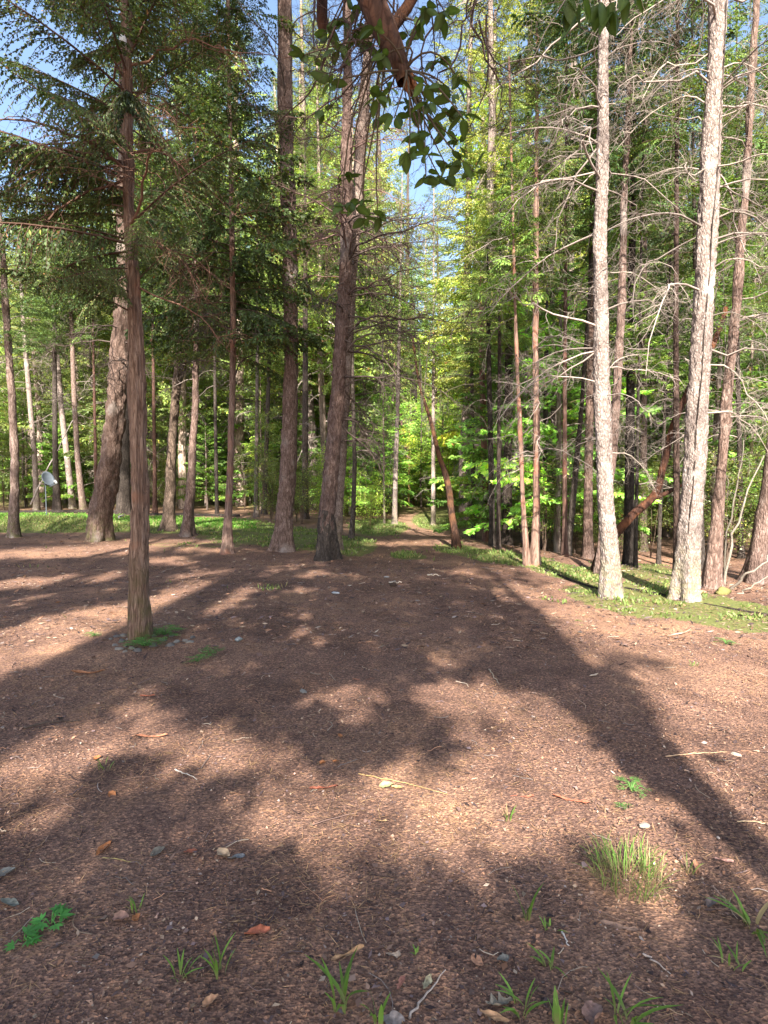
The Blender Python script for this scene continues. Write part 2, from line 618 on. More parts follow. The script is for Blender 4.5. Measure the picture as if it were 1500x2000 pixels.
def crown_mesh(name, H, R, nb, r, shape='fir', variants=5, low=0.0, mats=None, side_bias=None, inner=0.0, **kw):
    """a crown H metres tall from z=0, boughs up to R long"""
    vs = [conifer_branch(1.0 * R, r, **kw) for _ in range(variants)]
    g = Geo()
    for i in range(nb):
        u = (i + r.random()) / nb
        z = u * H
        if shape == 'fir':
            ln = (1 - u) ** 0.75 * (0.62 + 0.5 * r.random()) + 0.06
        elif shape == 'column':
            ln = (0.55 + 0.5 * r.random()) * (1 - u ** 4) * (0.75 + 0.25 * math.sin(u * 9)) + 0.05
        else:
            ln = math.sin(PI * min(1, u * 0.85 + 0.15)) ** 0.6 * (0.6 + 0.5 * r.random())
        a = i * 2.399 + r.normal(0, 0.4)
        if side_bias is not None:
            ln *= 1 + side_bias[1] * math.cos(a - side_bias[0])
        V, F, C, Vw, Fw, cw = vs[r.integers(len(vs))]
        tilt = -0.1 - 0.55 * u + r.normal(0, 0.12)        # upper boughs point upwards
        roll = r.normal(0, 0.35)
        flip = -1 if r.random() < 0.5 else 1
        k = ln
        f = np.array([1, flip, 1])

        def T(A):
            A = A * f * k * np.array([1, 1 if k > 0.6 else 1.15, 1])
            return rotz(roty(rotx(A, roll), tilt), a) + np.array([0, 0, z])
        bk = np.exp(r.normal(0, 0.28))
        g.add(T(V), F, np.clip(C * bk * np.array([1 + 0.12 * (bk - 1), 1, 1 - 0.1 * (bk - 1)]), 0.004, 0.45), 0)
        g.add(T(Vw), Fw, np.broadcast_to(cw, Vw.shape), 1)
    return g.mesh(name, mats or (M_LEAF, M_TWIG))


def dead_branch_geo(L, r, nsub=9, curl=0.5, rise=0.15, droop=0.55, rad=0.016, nss=4, sides=4, sub_len=0.42):
    """bare branch along +x with curling twigs"""
    k = 9
    t = np.linspace(0, 1, k)
    y = np.cumsum(r.normal(0, 0.03, k)) * L
    ax = np.stack([L * t * (1 - 0.12 * t), y, rise * L * t - droop * L * t ** 2.1 + np.cumsum(r.normal(0, 0.012, k)) * L], 1)
    ax[0] = 0
    V, F = tubes(ax, rad * (1 - t) ** 0.75 + 0.0028, sides)
    Vs, Fs = [V], [F]
    n = len(V)

    def walk(p0, d0, ln, m, steps, bend, rr):
        P = np.zeros((m, steps, 3))
        P[:, 0] = p0
        d = norm(d0)
        ax_ = norm(r.normal(0, 1, (m, 3)) + np.array([0, 0, 0]))
        for i in range(1, steps):
            d = norm(d + np.cross(ax_, d) * bend[:, None] + r.normal(0, 0.16, (m, 3)) + np.array([0, 0, -0.10]))
            P[:, i] = P[:, i - 1] + d * (ln / (steps - 1))[:, None]
        R_ = rr[:, None] * (1 - np.linspace(0, 0.8, steps))[None]
        return P, R_
    ts = r.uniform(0.18, 1.0, nsub)
    p0 = np.stack([np.interp(ts, t, ax[:, i]) for i in range(3)], 1)
    d0 = np.stack([r.uniform(0.2, 1, nsub), r.choice([-1, 1], nsub) * r.uniform(0.4, 1.1, nsub), r.normal(-0.1, 0.35, nsub)], 1)
    ln = L * sub_len * r.uniform(0.45, 1.2, nsub) * (1.15 - 0.5 * ts)
    P, R_ = walk(p0, d0, ln, nsub, 7, r.normal(0, curl * 0.55, nsub), np.full(nsub, max(rad * 0.38, 0.0035)))
    V, F = tubes(P, R_, 3)
    Vs.append(V)
    Fs.append(F + n)
    n += len(V)
    if nss:
        m = nsub * nss
        idx = r.integers(1, 6, m)
        src = np.repeat(np.arange(nsub), nss)
        p0 = P[src, idx]
        d0 = norm(P[src, idx + 1] - P[src, idx]) + r.normal(0, 0.7, (m, 3))
        ln = ln[src] * r.uniform(0.3, 0.8, m)
        P2, R2 = walk(p0, d0, ln, m, 6, r.normal(0, curl, m), np.full(m, max(rad * 0.2, 0.0022)))
        V, F = tubes(P2, R2, 3)
        Vs.append(V)
        Fs.append(F + n)
    return np.concatenate(Vs), np.concatenate(Fs)


def dead_branch_mesh(name, L, r, colr, **kw):
    V, F = dead_branch_geo(L, r, **kw)
    return mesh_np(name, V, [F], np.broadcast_to(np.asarray(colr) * 1.0, V.shape), (M_TWIG,), smooth=True)


def dead_set_mesh(name, H, n, Lr, r, colr, **kw):
    """many bare branches round a trunk, joined"""
    g = Geo()
    vs = [dead_branch_geo(1.0, r, **kw) for _ in range(5)]
    for i in range(n):
        V, F = vs[r.integers(5)]
        L = r.uniform(*Lr)
        A = V * L * np.array([1, r.choice([-1, 1]), 1])
        A = rotz(roty(A, r.normal(0, 0.2)), r.uniform(0, 2 * PI)) + np.array([0, 0, r.uniform(0, H)])
        g.add(A, F, np.broadcast_to(np.asarray(colr) * r.uniform(0.7, 1.2), A.shape), 0)
    return g.mesh(name, (M_TWIG,))


def broad_mesh(name, H, R, nst, nleaf, r, ll=0.07, base=(0.075, 0.112, 0.036), wood=(0.13, 0.1, 0.08), low=0.15, droop=0.2, clump=0.25):
    """broad leaved shrub or sapling with several thin stems"""
    g = Geo()
    ends = []
    k = 8
    t = np.linspace(0, 1, k)
    for i in range(nst):
        a = r.uniform(0, 2 * PI)
        rr = R * r.uniform(0.1, 0.6)
        h = H * r.uniform(0.6, 1.0)
        P = np.stack([np.cos(a) * rr * t ** 1.4 + np.cumsum(r.normal(0, 0.02, k)), np.sin(a) * rr * t ** 1.4 + np.cumsum(r.normal(0, 0.02, k)), h * t], 1)
        P[0, 2] = -0.06
        V, F = tubes(P, 0.010 * H / 2.5 * (1 - 0.75 * t), 4, ref=(1, 0.1, 0))
        g.add(V, F, wood, 1)
        nb = 9
        tb = r.uniform(low, 1, nb)
        p0 = np.stack([np.interp(tb, t, P[:, c]) for c in range(3)], 1)
        az = r.uniform(0, 2 * PI, nb)
        ln = R * r.uniform(0.35, 0.9, nb) * (1.1 - 0.5 * tb)
        d = np.stack([np.cos(az), np.sin(az), r.uniform(0, 0.6, nb)], 1)
        s = np.linspace(0, 1, 4)
        B = p0[:, None] + d[:, None] * (ln[:, None] * s[None])[:, :, None]
        V, F = tubes(B, np.broadcast_to(0.004 * (1 - 0.6 * s), (nb, 4)), 3)
        g.add(V, F, wood, 1)
        ends.append((p0, d, ln))
    p0 = np.concatenate([e[0] for e in ends])
    d = np.concatenate([e[1] for e in ends])
    ln = np.concatenate([e[2] for e in ends])
    idx = r.integers(0, len(p0), nleaf)
    s = r.uniform(0.25, 1.1, nleaf)
    P = p0[idx] + d[idx] * (ln[idx] * s)[:, None] + r.normal(0, clump * 0.3, (nleaf, 3))
    D = norm(r.normal(0, 1, (nleaf, 3)) * np.array([1, 1, 0.45]) + np.array([0, 0, -droop])) * ll * r.uniform(0.6, 1.3, (nleaf, 1))
    W = norm(np.cross(D, np.array([0, 0, 1.0]) + r.normal(0, 0.6, D.shape))) * ll * 0.27
    V, F = leaves(P, D, W)
    g.add(V, F, rep(leaf_cols(nleaf, base, 0.35, 0.2, 0.01, r), 4), 0)
    return g.mesh(name, (M_BROAD, M_TWIG))


# templates -------------------------------------------------------------
r1 = np.random.default_rng(5)
CROWN_FIR = [crown_mesh('fir_crown', 13, 3.0, 125, r1, 'fir', ntw=28, nl=8, ll=0.16, lw=0.034, tdroop=0.3, tlen=0.6,
                        base=(0.056, 0.083, 0.034), jit=0.35) for _ in range(2)]
CROWN_FIR.append(CROWN_FIR[0])
CROWN_LOOSE = [crown_mesh('loose_crown', 13, 2.8, 85, r1, 'oval', ntw=24, nl=7, ll=0.15, lw=0.032, tdroop=0.45, tlen=0.6,
                          base=(0.064, 0.086, 0.038), brown=0.05, jit=0.4, droop=0.7) for _ in range(2)]
FINE = [crown_mesh('fir_crown', 11, 2.3, 85, r1, sh, ntw=30, nl=11, ll=0.09, lw=0.017, tdroop=dr, tlen=0.55,
                   base=(0.05, 0.082, 0.028), brown=0.03, jit=0.25, droop=0.6) for sh, dr in (('oval', 0.6), ('fir', 0.4))]
CROWN_CEDAR = [crown_mesh('cedar_crown', 12, 2.2, 120, r1, 'column', ntw=24, nl=8, ll=0.15, lw=0.038, tdroop=0.75, tlen=0.6, rise=0.1, droop=0.5,
                          base=(0.075, 0.125, 0.03), jit=0.35) for _ in range(2)]
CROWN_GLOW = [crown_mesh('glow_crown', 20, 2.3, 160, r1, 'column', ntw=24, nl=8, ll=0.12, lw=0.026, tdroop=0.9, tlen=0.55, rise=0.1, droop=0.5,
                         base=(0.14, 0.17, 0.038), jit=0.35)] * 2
CROWN_YOUNG = [crown_mesh('young_crown', 3.6, 1.25, 70, r1, 'fir', ntw=20, nl=7, ll=0.1, lw=0.021, tdroop=0.25, tlen=0.5,
                          base=(0.06, 0.105, 0.03), jit=0.3) for _ in range(2)]
DEADSET = [dead_set_mesh('bare_branches', 6.5, 22, (0.8, 2.0), r1, (0.26, 0.215, 0.19), nsub=7, nss=3, rad=0.013, droop=0.5) for _ in range(3)]
SHRUB = [broad_mesh('shrub', 2.4, 1.1, 7, 2600, r1, 0.052) for _ in range(3)]
SAPLING = [broad_mesh('sapling', 4.5, 1.1, 3, 2600, r1, 0.06, low=0.3) for _ in range(2)]
DEADB = [dead_branch_mesh('dead_branch', 1.5, r1, (0.26, 0.215, 0.19), nsub=13, nss=4, rad=0.0105, curl=0.7,
                          rise=r1.uniform(-0.1, 0.4), droop=r1.uniform(0.3, 0.95)) for _ in range(12)]
DEADB_CURL = [dead_branch_mesh('dead_branch', 1.4, r1, (0.28, 0.235, 0.2), nsub=16, nss=6, rad=0.011, curl=1.1,
                               rise=0.2, droop=0.8, sub_len=0.5) for _ in range(4)]
DEADB_DARK = [dead_branch_mesh('dead_branch', 1.8, r1, (0.1, 0.075, 0.065), nsub=14, nss=5, rad=0.016, curl=0.5,
                               rise=0.05, droop=0.35, sub_len=0.5) for _ in range(5)]


# ------------------------------------------------------------------ trunks
def trunk_mesh(name, P, R, mat, sides=20, step=0.06, furrow=0.0, fscale=5.0, flare=1.35, plates=False, roots=0.0):
    """P (k,3) local centre line, R (k,) radii; resampled and roughened"""
    P = np.asarray(P, float)
    R = np.asarray(R, float)
    L = np.concatenate([[0], np.cumsum(np.linalg.norm(np.diff(P, axis=0), axis=1))])
    n = max(6, int(L[-1] / step))
    fine = max(6, int(min(L[-1], 9.0) / step))
    s = np.concatenate([np.linspace(0, min(L[-1], 9.0), fine), np.linspace(9.0, L[-1], max(3, int((L[-1] - 9) / 0.5)))[1:] if L[-1] > 9.5 else []])
    Q = np.stack([np.interp(s, L, P[:, i]) for i in range(3)], 1)
    # smooth centre line
    ker = max(3, int(0.45 / step) | 1)
    if len(Q) > ker * 2:
        pad = ker // 2
        for i in range(2):
            q = np.concatenate([np.full(pad, Q[0, i]), Q[:, i], np.full(pad, Q[-1, i])])
            sm = np.convolve(q, np.ones(ker) / ker, 'valid')
            Q[:fine, i] = sm[:fine]
    RR = np.interp(s, L, R)
    RR = RR * (1 + (flare - 1) * np.exp(-s / 0.16))
    V, F = tubes(Q, RR, sides, ref=(0.02, 1, 0.01))
    if roots > 0:
        a = np.tile(np.arange(sides) * 2 * PI / sides, len(Q))
        ph = P[0, 0] * 7 + R[0] * 90
        lobe = 0.5 * np.cos(3 * a + ph) + 0.35 * np.cos(5 * a + ph * 2.3) + 0.3
        k = np.exp(-np.repeat(s, sides) / (2.2 * R[0] + 0.12))
        C = np.repeat(Q, sides, axis=0)
        o_ = V - C
        V = V + o_ * (lobe * k * roots)[:, None]
    if furrow > 0:
        C = np.repeat(Q, sides, axis=0)
        out = norm(V - C)
        off = np.array([mn.noise(Vector((v[0] * fscale * 4, v[1] * fscale * 4, v[2] * fscale * (1.6 if plates else 0.7)))) for v in V])
        off2 = np.array([mn.noise(Vector((v[0] * fscale * 1.2, v[1] * fscale * 1.2, v[2] * 1.4 + 9))) for v in V])
        dd = (1 - np.abs(off) * 2.6) * -furrow * 0.0 + np.sign(off) * np.minimum(np.abs(off) * 2.2, 0.7) * furrow + off2 * furrow * 1.6
        V = V + out * dd[:, None]
    return mesh_np(name, V, [F], None, (mat,), smooth=True)


TREES = []   # (x, y) of everything planted by hand


def px_trunk(name, label, pts, mat, cat='tree', group=None, Y=None, H=16, sides=14, step=0.12, furrow=0.0, fscale=5, color=None,
             extra_top=True, plates=False, flare=1.35, lean=None):
    """a trunk traced in the photograph: pts = [(px, py, width px)], the first one at the ground"""
    bx, by, bz = ground_hit(pts[0][0], pts[0][1])
    if Y is not None:
        r = ray(*pts[0][:2])
        bx, by = r[0] * Y / r[1], Y
        bz = float(gz(bx, by))
    t = empty(name, (bx, by, bz), label, cat, group)
    P, R = [], []
    for i, (px, py, w) in enumerate(pts):
        q = at(px, py, by)
        if i == 0:
            q[2] = bz - 0.1
        depth = by * FW[1] + (q[2] - CAMZ) * FW[2]
        P.append(q - np.array([bx, by, bz]))
        R.append(max(w * 0.5 * depth / FPX, 0.012))
    if extra_top and P[-1][2] < H:
        d = P[-1] - P[max(0, len(P) - 4)]
        d = d / max(d[2], 0.1)
        top = P[-1][2]
        for q in np.linspace(0, 1, 5)[1:]:
            z = top + (H - top) * q
            P.append(P[len(pts) - 1] + np.array([d[0] * (z - top) * 0.7, 0, z - top]))
            R.append(max(R[len(pts) - 1] * (1 - q * 0.9), 0.02))
    me = trunk_mesh('trunk', P, R, mat, max(sides, 16), step, furrow, fscale, flare, plates, roots=0.15 if mat is M_CEDAR else (0.5 if mat in (M_PALE, M_MADBARK, M_FIR) else 0.6))
    o = link('trunk', me, t, color=color)
    TREES.append((bx, by))
    t['_top'] = 0
    del t['_top']
    return t, np.array(P), np.array(R)


def on_axis(P, z):
    return np.array([np.interp(z, P[:, 2], P[:, 0]), np.interp(z, P[:, 2], P[:, 1]), z])


def add_crown(t, P, me, z0, s=1.0, sz=None, color=(1, 1, 1), rz=0, name='crown'):
    p = on_axis(P, z0)
    return link(name, me, t, tuple(p), (0, 0, rz), (s, s, sz or s), color)


def add_dead(t, P, R, zs, meshes, r, L=(0.7, 1.3), color=(1, 1, 1), az=None, name='dead_branch'):
    c0 = np.array(color)
    for z in zs:
        color = tuple(c0 * r.uniform(0.55, 1.25))
        p = on_axis(P, z)
        a = r.uniform(0, 2 * PI) if az is None else az(r)
        rad = float(np.interp(z, P[:, 2], R))
        p = p + np.array([math.cos(a), math.sin(a), 0]) * rad * 0.8
        k = r.uniform(*L)
        link(name, meshes[r.integers(len(meshes))], t, tuple(p), (r.normal(0, 0.6), r.normal(0, 0.28), a), (k, k, k), color)


# heroes -----------------------------------------------------------------
rh = np.random.default_rng(21)
cedar, cP, cR = px_trunk('cedar_tree', 'shaggy barked cedar standing nearest on the left, ringed by stones at its foot',
                         [(272, 1246, 40), (273, 1150, 36), (273, 1000, 32), (270, 850, 30), (266, 700, 28), (262, 600, 26), (258, 500, 23), (252, 400, 22),
                          (250, 250, 20), (248, 100, 17), (247, 0, 16)], M_CEDAR, H=13, sides=40, step=0.03, furrow=0.013, fscale=9, flare=1.18, color=(0.92, 0.8, 0.72))
CEDAR_NEAR = [conifer_branch(1.7, rh, rise=0.1 + 0.25 * rh.random(), droop=rh.uniform(-0.25, 0.5), ntw=66, nl=14, ll=0.045, lw=0.0092, tdroop=rh.uniform(0.4, 1.3), tlen=rh.uniform(0.35, 0.55),
                             start=0.12, jit=0.42, base=(0.037, 0.056, 0.02), wood=(0.1, 0.06, 0.045), brown=0.02) for _ in range(8)]


def branch_mesh(name, b):
    g = Geo()
    V, F, C, Vw, Fw, cw = b
    g.add(V, F, C, 0)
    g.add(Vw, Fw, np.broadcast_to(cw, Vw.shape), 1)
    return g.mesh(name, (M_LEAF, M_TWIG))


BR_NEAR = [branch_mesh('bough', b) for b in CEDAR_NEAR]
for i in range(96):
    z = 3.0 + (i + rh.random()) / 96 * 6.5
    a = rh.uniform(0, 2 * PI)
    if rh.random() < 0.45:
        a = PI + rh.normal(0, 0.6)
    p = on_axis(cP, z)
    k = rh.uniform(0.55, 1.05) * (0.75 if z < 3.6 else 1)
    link('bough', BR_NEAR[rh.integers(8)], cedar, tuple(p), (rh.normal(0, 0.5), rh.normal(-0.1, 0.28), a), (k, k, k), tuple(np.array([1, 1, 1]) * math.exp(rh.normal(0, 0.25))))
add_dead(cedar, cP, cR, rh.uniform(2.6, 5.5, 16), DEADB_DARK, rh, (0.4, 0.8), (1.6, 1.2, 1))

fir_b, bP, bR = px_trunk('fir_tree', 'massive leaning fir with a swollen mossy foot at the left edge of the clearing',
                         [(193, 1056, 44), (197, 1000, 40), (215, 900, 38), (226, 800, 34), (234, 700, 33), (238, 600, 29), (241, 500, 26), (243, 300, 22), (244, 0, 18)],
                         M_FIR, H=22, sides=36, step=0.07, furrow=0.035, fscale=3.2, plates=True, flare=1.15, color=(0.72, 0.68, 0.65))
add_crown(fir_b, bP, CROWN_FIR[0], 13, 0.6, 0.6, (0.75, 0.8, 0.8))
add_dead(fir_b, bP, bR, rh.uniform(4, 8, 8), DEADB_DARK, rh, (0.7, 1.3))

fir_g, gP, gR = px_trunk('fir_tree', 'tall straight reddish fir just left of the forked one beside the track',
                         [(553, 1075, 37), (557, 1000, 31), (564, 900, 31), (567, 800, 28), (568, 700, 27), (567, 600, 27), (567, 500, 28), (563, 400, 27),
                          (560, 300, 27), (557, 200, 27), (555, 0, 26)], M_REDFIR, H=24, sides=36, step=0.05, furrow=0.02, fscale=5, plates=True)
add_crown(fir_g, gP, CROWN_FIR[1], 14, 0.6, 0.7, (0.9, 0.95, 0.9), 1.0)
add_dead(fir_g, gP, gR, rh.uniform(6, 12.5, 14), DEADB_DARK, rh, (0.5, 1.0))

fir_h, hP, hR = px_trunk('fir_tree', 'fir with a black burnt foot leaning right in front of a paler twin trunk',
                         [(637, 1092, 34), (638, 1000, 30), (648, 900, 28), (658, 800, 27), (664, 700, 26), (671, 600, 26), (676, 500, 25), (677, 400, 22),
                          (677, 300, 19), (678, 150, 16), (679, 0, 14)], M_REDFIR, H=20, sides=36, step=0.045, furrow=0.02, fscale=5.5, plates=True, color=(0.8, 0.78, 0.78))
add_crown(fir_h, hP, CROWN_LOOSE[0], 13, 0.5, 0.5, (0.9, 0.95, 0.9))
for z in np.concatenate([rh.uniform(2.2, 6.5, 30)]):
    add_dead(fir_h, hP, hR, [z], DEADB_DARK, rh, (0.7, 1.35), az=lambda r: r.normal(0.0, 0.75))
add_dead(fir_h, hP, hR, rh.uniform(5, 11.5, 26), DEADB_DARK, rh, (0.6, 1.1), (1.4, 1.2, 1.2))
# charred skirt of the black foot
def char_foot():
    g = []
    zz = np.linspace(-0.05, 0.95, 26)
    Q = np.array([on_axis(hP, z) for z in zz])
    RR = np.interp(zz, hP[:, 2], hR) * (1 + 0.35 * np.exp(-np.maximum(zz + 0.1, 0) / 0.16)) + 0.022
    V, F = tubes(Q, RR, 40, ref=(0.02, 1, 0.01))
    a = np.tile(np.arange(40) * 2 * PI / 40, len(Q))
    ph = hP[0, 0] * 7 + hR[0] * 90
    lobe = 0.5 * np.cos(3 * a + ph) + 0.35 * np.cos(5 * a + ph * 2.3) + 0.3
    k = np.exp(-np.repeat(zz + 0.1, 40) / (2.2 * hR[0] + 0.12))
    C = np.repeat(Q, 40, axis=0)
    V = V + (V - C) * (lobe * k * 0.6)[:, None]
    C = np.repeat(Q, 40, axis=0)
    o = norm(V - C)
    top = np.repeat(sstep(0.55, 0.95, zz), 40)
    nz = np.array([mn.noise(Vector((v[0] * 18, v[1] * 18, v[2] * 7))) for v in V])
    V = V + o * (np.sign(nz) * np.minimum(np.abs(nz) * 2, 0.7) * 0.02 - top * 0.03)[:, None]
    return mesh_np('charred_bark', V, [F], None, (M_DARK,), True)
o = link('charred_bark', char_foot(), fir_h)
o['label'] = 'blackened furrowed bark round the foot'

fir_h2, h2P, h2R = px_trunk('fir_tree', 'paler twin trunk rising close behind the black footed fir',
                            [(658, 1080, 18), (661, 1000, 15), (668, 900, 16), (674, 800, 17), (679, 700, 18), (684, 600, 19), (689, 500, 20), (697, 400, 22),
                             (702, 333, 22), (706, 250, 22), (713, 167, 20), (718, 100, 16), (727, 0, 14)], M_PALE, H=19, sides=28, step=0.06, furrow=0.014,
                            fscale=6, plates=True, color=(0.72, 0.66, 0.62))
add_crown(fir_h2, h2P, CROWN_LOOSE[1], 13, 0.5, 0.45, (0.95, 1, 0.9))
add_dead(fir_h2, h2P, h2R, rh.uniform(5.5, 12, 16), DEADB_DARK, rh, (0.5, 1.0), (1.6, 1.4, 1.3))

pine_p, pP, pR = px_trunk('pine_tree', 'sunlit pale trunk bending at its foot, on the right verge, hung with dead branches',
                          [(1193, 1166, 39), (1193, 1100, 33), (1189, 1050, 31), (1184, 1000, 31), (1180, 900, 30), (1177, 800, 30), (1174, 700, 28), (1172, 600, 26),
                           (1172, 500, 24), (1174, 400, 23), (1176, 300, 22), (1178, 200, 20), (1179, 0, 18)], M_PALE, H=18, sides=36, step=0.035, furrow=0.011,
                          fscale=10, plates=True, flare=1.12)
add_crown(pine_p, pP, CROWN_LOOSE[0], 10, 0.5, 0.6, (1, 1, 1), 2)
pine_q, qP, qR = px_trunk('pine_tree', 'thickest sunlit pale trunk at the right, leaning right, with a vertical crack',
                          [(1340, 1172, 47), (1343, 1100, 41), (1351, 1000, 40), (1357, 900, 39), (1362, 800, 37), (1368, 700, 36), (1373, 600, 35), (1378, 500, 35),
                           (1384, 400, 34), (1389, 300, 33), (1394, 200, 32), (1400, 100, 31), (1404, 0, 30)], M_PALE, H=19, sides=40, step=0.035, furrow=0.014,
                          fscale=8, plates=True, flare=1.15)
add_crown(pine_q, qP, CROWN_LOOSE[1], 10.5, 0.5, 0.6, (1, 1, 1), 0.5)
add_dead(pine_p, pP, pR, rh.uniform(2.6, 8.5, 24), DEADB, rh, (0.6, 1.25), az=lambda r: PI + r.normal(0, 0.7))
add_dead(pine_p, pP, pR, rh.uniform(2.0, 8.5, 16), DEADB, rh, (0.5, 1.0), az=lambda r: r.normal(0, 0.8))
add_dead(pine_q, qP, qR, rh.uniform(3.8, 8.8, 18), DEADB, rh, (0.6, 1.3), az=lambda r: PI + r.normal(0, 0.6))
add_dead(pine_q, qP, qR, rh.uniform(3.0, 8.6, 20), DEADB, rh, (0.6, 1.2), az=lambda r: r.normal(0, 0.7))
add_dead(pine_p, pP, pR, [4.2, 3.3, 1.9, 6.3, 7.0], DEADB_CURL, rh, (0.45, 0.8), az=lambda r: r.normal(0.3, 0.6))
add_dead(pine_q, qP, qR, [2.4, 3.0, 3.6, 4.2, 4.8, 5.4, 6.0, 6.6], DEADB_CURL, rh, (0.6, 1.0), az=lambda r: r.normal(0, 0.6))
add_dead(pine_q, qP, qR, [6.8, 6.2, 5.4, 7.5], DEADB_CURL, rh, (0.7, 1.1), az=lambda r: PI + r.normal(0, 0.5))
# the dark vertical crack of the thick trunk: a narrow raised lip of dark bark
def crack():
    zz = np.linspace(0.2, 7.8, 120)
    Q = []
    for z in zz:
        c = on_axis(qP, z)
        rr = float(np.interp(z, qP[:, 2], qR))
        a = -PI / 2 - 0.62 + 1.05 * sstep(0.5, 7.5, z) + 0.05 * math.sin(z * 5) + 0.04 * mn.noise(Vector((z * 4, 0, 0)))
        Q.append(c + np.array([math.cos(a), math.sin(a), 0]) * (rr + 0.002))
    Q = np.array(Q)
    rad = 0.008 + 0.006 * np.array([mn.noise(Vector((z * 6, 2, 0))) for z in zz])
    V, F = tubes(Q, np.maximum(rad, 0.002), 6, ref=(1, 0.1, 0))
    return mesh_np('bark_crack', V, [F], None, (M_DARK,), True)
link('bark_crack', crack(), pine_q)

CROWN_DENSE = crown_mesh('dense_crown', 11, 1.9, 175, rh, 'column', variants=6, ntw=32, nl=9, ll=0.105, lw=0.024, tdroop=0.9, tlen=0.6, rise=0.05, droop=0.55,
                         base=(0.033, 0.052, 0.017), brown=0.03, jit=0.35)
# the second rank of traced trunks ------------------------------------------------
def T(name, label, pts, mat, H=15, crown=None, z0=6, s=0.8, sz=None, tint=(1, 1, 1), dead=0, deadz=(2, 7), color=None, Y=None, group=None, sides=12, step=0.15, furrow=0.0,
      deadcol=(1, 1, 1), dl=(0.5, 1.0), extra_top=True, flare=1.3, fscale=5):
    t, P, R = px_trunk(name, label, pts, mat, H=H, sides=sides, step=step, furrow=furrow, color=color, Y=Y, group=group, extra_top=extra_top, flare=flare, fscale=fscale)
    if crown is not None:
        add_crown(t, P, crown, z0, s, sz, tint, rh.uniform(0, 6))
    if dead:
        add_dead(t, P, R, rh.uniform(deadz[0], deadz[1], dead), DEADB, rh, dl, deadcol)
    return t, P, R


DK = (0.45, 0.4, 0.38)
T('fir_tree', 'slim brown trunk at the far left edge, its foot in deep shade', [(27, 1049, 20), (28, 1000, 17), (29, 900, 15), (25, 800, 14), (18, 700, 13), (11, 600, 12), (5, 500, 11)],
  M_FIR, 9.5, FINE[0], 5.0, 0.8, 0.42, (0.9, 1, 0.9), 8, (3, 7), furrow=0.012, sides=18, step=0.08)
T('pine_tree', 'pale slender trunk behind the satellite dish', [(72, 994, 11), (68, 900, 9), (58, 780, 9), (46, 640, 8), (42, 560, 7)], M_PALE, 15, CROWN_LOOSE[0], 8, 0.6, 0.55, (1.2, 1.25, 1), 12, (5, 13), Y=28, dl=(0.8, 1.6))
T('fir_tree', 'dark trunk just right of the satellite dish', [(112, 996, 15), (108, 900, 10), (107, 780, 9), (106, 640, 7)], M_DARK, 15, CROWN_FIR[0], 7.5, 0.6, 0.6, (0.8, 0.9, 0.8), 8, (4, 9), Y=27, dl=(0.8, 1.5))
T('pine_tree', 'pale mottled trunk between the dish and the massive leaning fir', [(142, 993, 12), (132, 900, 11), (120, 800, 10), (112, 700, 9)], M_PALE, 15, CROWN_LOOSE[1], 8, 0.6, 0.55, (1.2, 1.25, 1), 12, (4, 12), Y=29, dl=(0.8, 1.6))
T('fir_tree', 'straight tan trunk with a pale foot, left of the massive leaning fir', [(163, 1002, 13), (152, 900, 10), (145, 780, 9), (140, 640, 8)], M_FIR, 15, CROWN_FIR[1], 7.5, 0.6, 0.6, (1, 1.1, 0.9), 10, (4, 10), Y=26, dl=(0.8, 1.5))
T('fir_tree', 'very dark trunk half hidden between the massive fir and the nearest cedar', [(241, 1004, 26), (242, 900, 22), (246, 780, 20), (250, 600, 18)], M_DARK, 22, CROWN_FIR[2], 9, 1, 1, (0.7, 0.8, 0.7), 0, Y=25)
tD, dP, dR = T('oak_tree', 'forked dark trunk with a mossy root spreading left, behind the nearest cedar', [(329, 1036, 25), (331, 1000, 21), (334, 900, 18), (341, 800, 16), (350, 700, 15), (356, 620, 13), (359, 520, 12)],
  M_DARK, 14, FINE[0], 6.5, 0.9, 0.8, (0.8, 0.9, 0.8), 5, (3, 7), color=(2.0, 1.8, 1.6), furrow=0.015, sides=20, step=0.1, flare=1.5)
fk = np.array([at(px, py, float(tD.location.y) + 0.1) - np.array(tD.location) for px, py in ((345, 760), (356, 725), (365, 690), (374, 655), (384, 600))])
link('fork', trunk_mesh('fork', fk, [0.09, 0.085, 0.075, 0.06, 0.04], M_DARK, 10, 0.1, flare=1), tD, color=(1.4, 1.2, 1.1))
T('fir_tree', 'reddish trunk leaning right next to the forked one', [(365, 1047, 22), (369, 1000, 18), (375, 900, 15), (381, 800, 13), (383, 700, 11), (384, 600, 10), (384, 520, 9)], M_REDFIR, 17,
  CROWN_DENSE, 5.2, 0.95, 0.9, (1.1, 1.1, 1.1), 8, (3, 7), furrow=0.015, sides=20, step=0.1, flare=1.5)
tF, fP, fR = T('cedar_tree', 'slim red barked cedar whose dense dark boughs hang low over the clearing', [(443, 1081, 20), (446, 1000, 14), (450, 900, 13), (453, 800, 12), (455, 700, 11), (455, 600, 10), (452, 400, 9), (448, 200, 8)], M_REDCEDAR,
  15, None, furrow=0.008, sides=22, step=0.06, flare=1.25, fscale=7)
add_crown(tF, fP, CROWN_DENSE, 4.0, 1.12, 1.0, (0.9, 0.9, 0.9), 1.0)
add_dead(tF, fP, fR, rh.uniform(3.0, 4.6, 10), DEADB_DARK, rh, (0.5, 0.9))
T('fir_tree', 'thin dark sapling trunk behind the black footed fir, left of the track', [(686, 1053, 11), (690, 1000, 9), (693, 900, 8), (690, 800, 7), (688, 700, 6)], M_DARK, 11, CROWN_YOUNG[0], 6, 1, 1.2, (1, 1, 1), 8, (2, 6), color=(1.5, 1.5, 1.5), dl=(0.4, 0.8))
